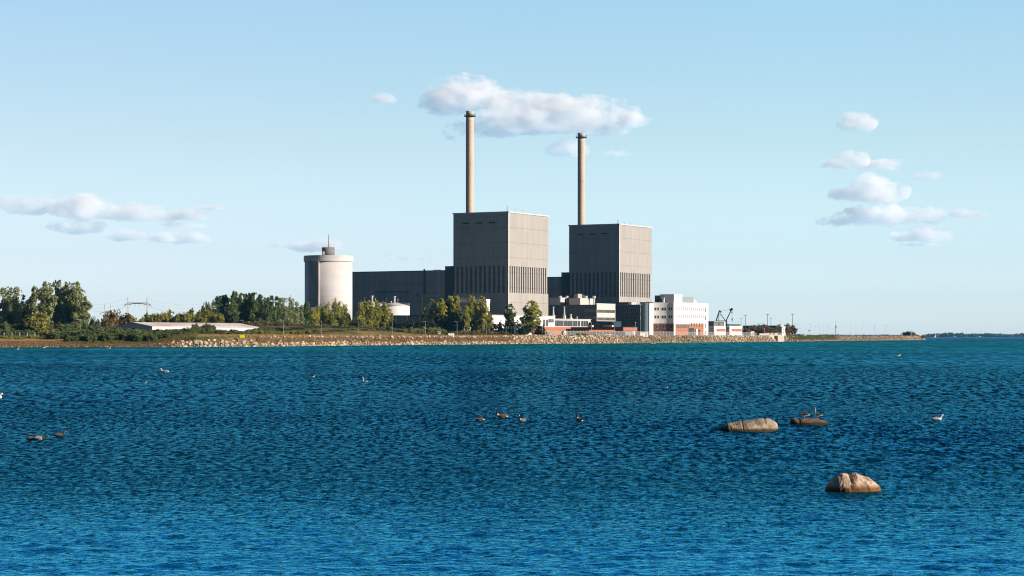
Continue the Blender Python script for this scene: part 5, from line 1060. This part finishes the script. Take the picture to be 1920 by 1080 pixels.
# sailing boat
Y = 4300; o = empty('sailing_boat', ((1754.5-960)/F*Y, Y, 0), .3, 'tiny distant sailing boat with a pale sail before the far shore', 'boat')
m = MB(); m.add([(-4, -1.2, .9), (3.2, -1.2, .9), (4.6, 0, 1.1), (3.2, 1.2, .9), (-4, 1.2, .9), (-3.4, -.7, -.2), (3, 0, -.2), (-3.4, .7, -.2)], [(0, 1, 2, 3, 4), (0, 5, 6, 1), (1, 6, 2), (2, 6, 3), (3, 6, 7, 4), (4, 7, 5, 0), (5, 7, 6)]); m.build('hull', M_TRIM, o)
MB().beam((.4, 0, .9), (.4, 0, 8.4), .08, 4).build('mast', M_STEEL, o); m = MB(); m.add([(.3, .0, 1.4), (-3.4, .3, 1.6), (.3, .0, 8.2), (.3, .06, 1.4), (-3.4, .36, 1.6), (.3, .06, 8.2)], [(0, 1, 2), (5, 4, 3), (0, 3, 4, 1), (1, 4, 5, 2), (2, 5, 3, 0)]); m.build('sail', mat('sail_cloth', (.80, .68, .66), var=.05), o)
# far shore
m = MB(); m.box(600, 3400, 6350, 7200, -2, 1.6); m.box(-3400, 599, 6700, 7200, -2, 1.5); tag(m.build('far_shore', gm), kind='structure')
g = np.random.default_rng(21); vs, fs, b0 = [], [], 0
ico = RS
for layer, (x0, x1, yb, hm, n) in enumerate(((1290, 2300, 6380, 19, 900), (620, 1330, 6750, 12.5, 700), (-900, 640, 6800, 10, 300))):
    for i in range(n):
        X = g.uniform(x0, x1); Y = yb+g.uniform(0, 60); h = hm*(.72+.30*noise.noise(Vector((X*.012, layer, 0)))+.12*noise.noise(Vector((X*.06, 3, 0))))*g.uniform(.75, 1.05); v, f = ico[i % 6]; w = g.uniform(5, 9)
        q = v*np.array([w, w, h*.58]); q = q*(1+.12*g.normal(size=(len(v), 1))); vs.append(q+np.array([X, Y, 1+h*.45])); fs.append(f+b0); b0 += len(v)
me = bpy.data.meshes.new('far_forest'); me.from_pydata(np.concatenate(vs).tolist(), [], np.concatenate(fs).tolist()); tag(link('far_forest', me, None, mat('hazy_far_foliage', (.035, .075, .06), var=.4, vs=.05)), 'distant blue green wooded shore on the horizon at right', 'forest', kind='stuff')  # foliage green cooled: part of the distance haze is put into the colour
g = np.random.default_rng(22)
# ---------------------------------------------------------------- clouds: closed puffs of scattering air far behind the plant
def cloudmat(name, dens, thr, gain, col=(1, 1, .985)):
    "scattering air whose density breaks up into billows and wisps (noise in world metres)"
    m = bpy.data.materials.new(name); m.use_nodes = True; t = m.node_tree; t.nodes.remove(t.nodes['Principled BSDF'])
    pv = N(t, 'ShaderNodeVolumeScatter'); pv.inputs['Color'].default_value = (*col, 1); pv.inputs['Anisotropy'].default_value = 0
    c = N(t, 'ShaderNodeNewGeometry'); mp = N(t, 'ShaderNodeMapping'); mp.inputs['Scale'].default_value = (.75, .75, 1.25); t.links.new(c.outputs['Position'], mp.inputs[0])
    n = N(t, 'ShaderNodeTexNoise'); n.inputs['Scale'].default_value = 1/72; n.inputs['Detail'].default_value = 7; n.inputs['Roughness'].default_value = .70; t.links.new(mp.outputs[0], n.inputs[0])
    tc_ = N(t, 'ShaderNodeTexCoord'); sb = N(t, 'ShaderNodeVectorMath', operation='SUBTRACT'); t.links.new(tc_.outputs['Generated'], sb.inputs[0]); sb.inputs[1].default_value = (.5, .5, .42)
    dt = N(t, 'ShaderNodeVectorMath', operation='DOT_PRODUCT'); t.links.new(sb.outputs[0], dt.inputs[0]); t.links.new(sb.outputs[0], dt.inputs[1])
    edge = math_(t, 'ADD', thr-.07, math_(t, 'MULTIPLY', dt.outputs['Value'], .50))      # thinner towards the rim of each cloud
    d = math_(t, 'MINIMUM', math_(t, 'MAXIMUM', math_(t, 'MULTIPLY', math_(t, 'SUBTRACT', n.outputs[0], edge), gain), 0.0), 1.0)
    t.links.new(math_(t, 'MULTIPLY', d, dens), pv.inputs['Density'])
    t.links.new(pv.outputs[0], t.nodes['Material Output'].inputs['Volume']); m.cycles.volume_sampling = 'MULTIPLE_IMPORTANCE'; return m
CM = {'thick': cloudmat('cloud_thick', .032, .435, 4.5), 'thin': cloudmat('cloud_thin', .026, .425, 5), 'wisp': cloudmat('cloud_wisp', .017, .425, 6)}
CY = 9000.0; ck = CY/F
tx = bpy.data.textures.new('cloud_noise', 'CLOUDS'); tx.noise_scale = 42; tx.noise_depth = 4; tx.noise_basis = 'BLENDER_ORIGINAL'
tx2 = bpy.data.textures.new('cloud_noise_fine', 'CLOUDS'); tx2.noise_scale = 14; tx2.noise_depth = 3
def cloud(blobs, kind, label, vox=4.5, seed=0, amp=1.0, veil=False):
    g = random.Random(seed+len(blobs)); bm = bmesh.new(); cx = sum(b[0] for b in blobs)/len(blobs); cy_ = sum(b[1] for b in blobs)/len(blobs); c0 = at(cx, cy_, CY)
    for (x, y, rx, ry) in blobs:
        rx, ry = rx*1.32, ry*(1.38 if x > 1400 or 650 < x < 1250 else 2.1)
        n = max(5, int(rx*ry/30)+int(rx/max(ry,3)*2)); 
        for i in range(n):
            a = g.uniform(0, 6.28); q = math.sqrt(g.random())*.72; r = min(rx, ry)*g.uniform(.45, .85)
            px, py = x+math.cos(a)*q*max(rx-r*.3, 1), y+math.sin(a)*q*max(ry-r*.6, 1); r_ = r*ck
            c = at(px, py, CY)-c0+Vector((0, g.uniform(-.5, .5)*rx*ck, 0)); bmesh.ops.create_icosphere(bm, subdivisions=2, radius=r_, matrix=Matrix.Translation(c) @ Matrix.Diagonal((1.25 if kind == 'thick' else 1.9, 1.2, .85, 1)))
    me = bpy.data.meshes.new('cloud'); bm.to_mesh(me); bm.free(); o = link('cloud', me); o.location = c0
    md = o.modifiers.new('r', 'REMESH'); md.mode = 'VOXEL'; md.voxel_size = vox
    for t_, s_ in ((tx, 26*amp), (tx2, 10*amp)):
        d = o.modifiers.new('d', 'DISPLACE'); d.texture = t_; d.strength = s_; d.mid_level = .38; d.texture_coords = 'GLOBAL'
    md = o.modifiers.new('r2', 'REMESH'); md.mode = 'VOXEL'; md.voxel_size = vox
    dg = bpy.context.evaluated_depsgraph_get(); out = bpy.data.meshes.new_from_object(o.evaluated_get(dg)); o.modifiers.clear(); o.data = out; out.materials.clear(); out.materials.append(CM[kind]); out.name = 'cloud'
    if False:
        v = cloud([(x, y, rx*1.10, ry*1.22) for x, y, rx, ry in blobs], 'wisp', None, vox*1.3, seed+50, amp*1.3, True); v.name = 'veil'; v.location = v.location-c0; v.parent = o
    if veil: return o
    return tag(o, label, 'cloud', 'small fair weather clouds')
cloud([(832, 195, 36, 16), (872, 168, 32, 24), (858, 190, 55, 16), (905, 180, 30, 18)], 'thin', 'pale tall puff at the left end of the cloud behind the chimneys', seed=1)
cloud([(940, 190, 36, 16), (975, 186, 36, 18), (1030, 192, 38, 15), (1075, 200, 30, 14), (950, 226, 48, 22), (935, 235, 36, 18), (862, 246, 32, 13), (895, 240, 30, 14), (1000, 222, 60, 22), (1050, 228, 60, 18), (1110, 212, 40, 28), (1140, 218, 46, 26), (1095, 232, 50, 16)], 'thick', 'largest white cumulus behind the two chimneys', seed=2)
cloud([(1187, 224, 22, 12)], 'thin', 'pale tuft trailing right of the largest cumulus', seed=3)
cloud([(712, 184, 20, 9), (748, 190, 22, 3)], 'thin', 'small pink tuft left of the cloud behind the chimneys', seed=4, amp=.5)
cloud([(1065, 278, 28, 14)], 'thin', 'small puff just left of the far chimney top', seed=5, amp=.7)
cloud([(1155, 287, 28, 6)], 'wisp', 'faint wisp right of the far chimney', seed=6, amp=.5)
cloud([(1608, 228, 18, 16)], 'thin', 'small square puff, topmost at right', seed=7, amp=.7)
cloud([(1562, 304, 26, 10), (1597, 299, 26, 15), (1660, 308, 38, 9)], 'thick', 'flat white cloud second from the top at right', seed=8, amp=.7)
cloud([(1590, 365, 36, 12), (1640, 352, 30, 22), (1668, 361, 30, 17), (1638, 334, 11, 8)], 'thick', 'tallest white cumulus at right with blue shaded left end', seed=9, amp=.8)
cloud([(1565, 415, 38, 9), (1600, 408, 36, 12), (1640, 402, 46, 17), (1700, 405, 36, 13), (1750, 403, 20, 13)], 'thick', 'wide white cumulus under the tallest one at right', seed=10, amp=.8)
cloud([(1812, 400, 32, 8)], 'wisp', 'faint grey trail right of the wide cumulus', seed=11, amp=.5)
cloud([(1695, 443, 32, 8), (1745, 437, 38, 13)], 'thick', 'lowest white cloud at right', seed=12, amp=.6)
cloud([(1730, 458, 52, 4)], 'wisp', 'faint streak under the lowest right cloud', seed=13, amp=.4)
cloud([(1745, 330, 30, 7)], 'wisp', 'faint smudge right of the flat second cloud', seed=14, amp=.5)
cloud([(25, 376, 30, 7), (50, 388, 34, 8), (82, 374, 36, 7)], 'thin', 'pale pink cloud at the left edge, upper band', seed=15, amp=.5)
cloud([(120, 388, 26, 9), (155, 386, 30, 13), (178, 392, 18, 11), (160, 402, 50, 7)], 'thin', 'brightest puff of the left cloud band', seed=16, amp=.6)
cloud([(232, 396, 26, 10), (262, 398, 30, 9), (300, 404, 45, 6)], 'thin', 'white flat puff in the middle of the left cloud band', seed=17, amp=.5)
cloud([(352, 402, 32, 7)], 'thin', 'small puff at the right end of the left cloud band', seed=18, amp=.5)
cloud([(395, 388, 30, 4)], 'wisp', 'thin grey streak above the right end of the left band', seed=19, amp=.4)
cloud([(110, 424, 17, 7), (145, 427, 36, 7), (182, 426, 26, 6)], 'thin', 'pale cloud below the left band', seed=20, amp=.5)
cloud([(240, 440, 46, 6)], 'wisp', 'faint grey smear between the two lower left clouds', seed=21, amp=.5)
cloud([(300, 446, 24, 5), (342, 444, 40, 7), (370, 447, 20, 5)], 'thin', 'lowest pale pink cloud at left', seed=22, amp=.5)
cloud([(330, 422, 22, 5), (370, 424, 26, 3)], 'thin', 'small pale cloud under the right end of the left band', seed=23, amp=.4)
cloud([(512, 458, 22, 4), (575, 463, 34, 6), (625, 458, 34, 6)], 'thin', 'pale low cloud behind the silo top', seed=24, amp=.4)
cloud([(690, 474, 34, 3), (755, 483, 46, 4), (820, 487, 30, 4)], 'wisp', 'long faint streak between silo and near reactor', seed=25, amp=.35)
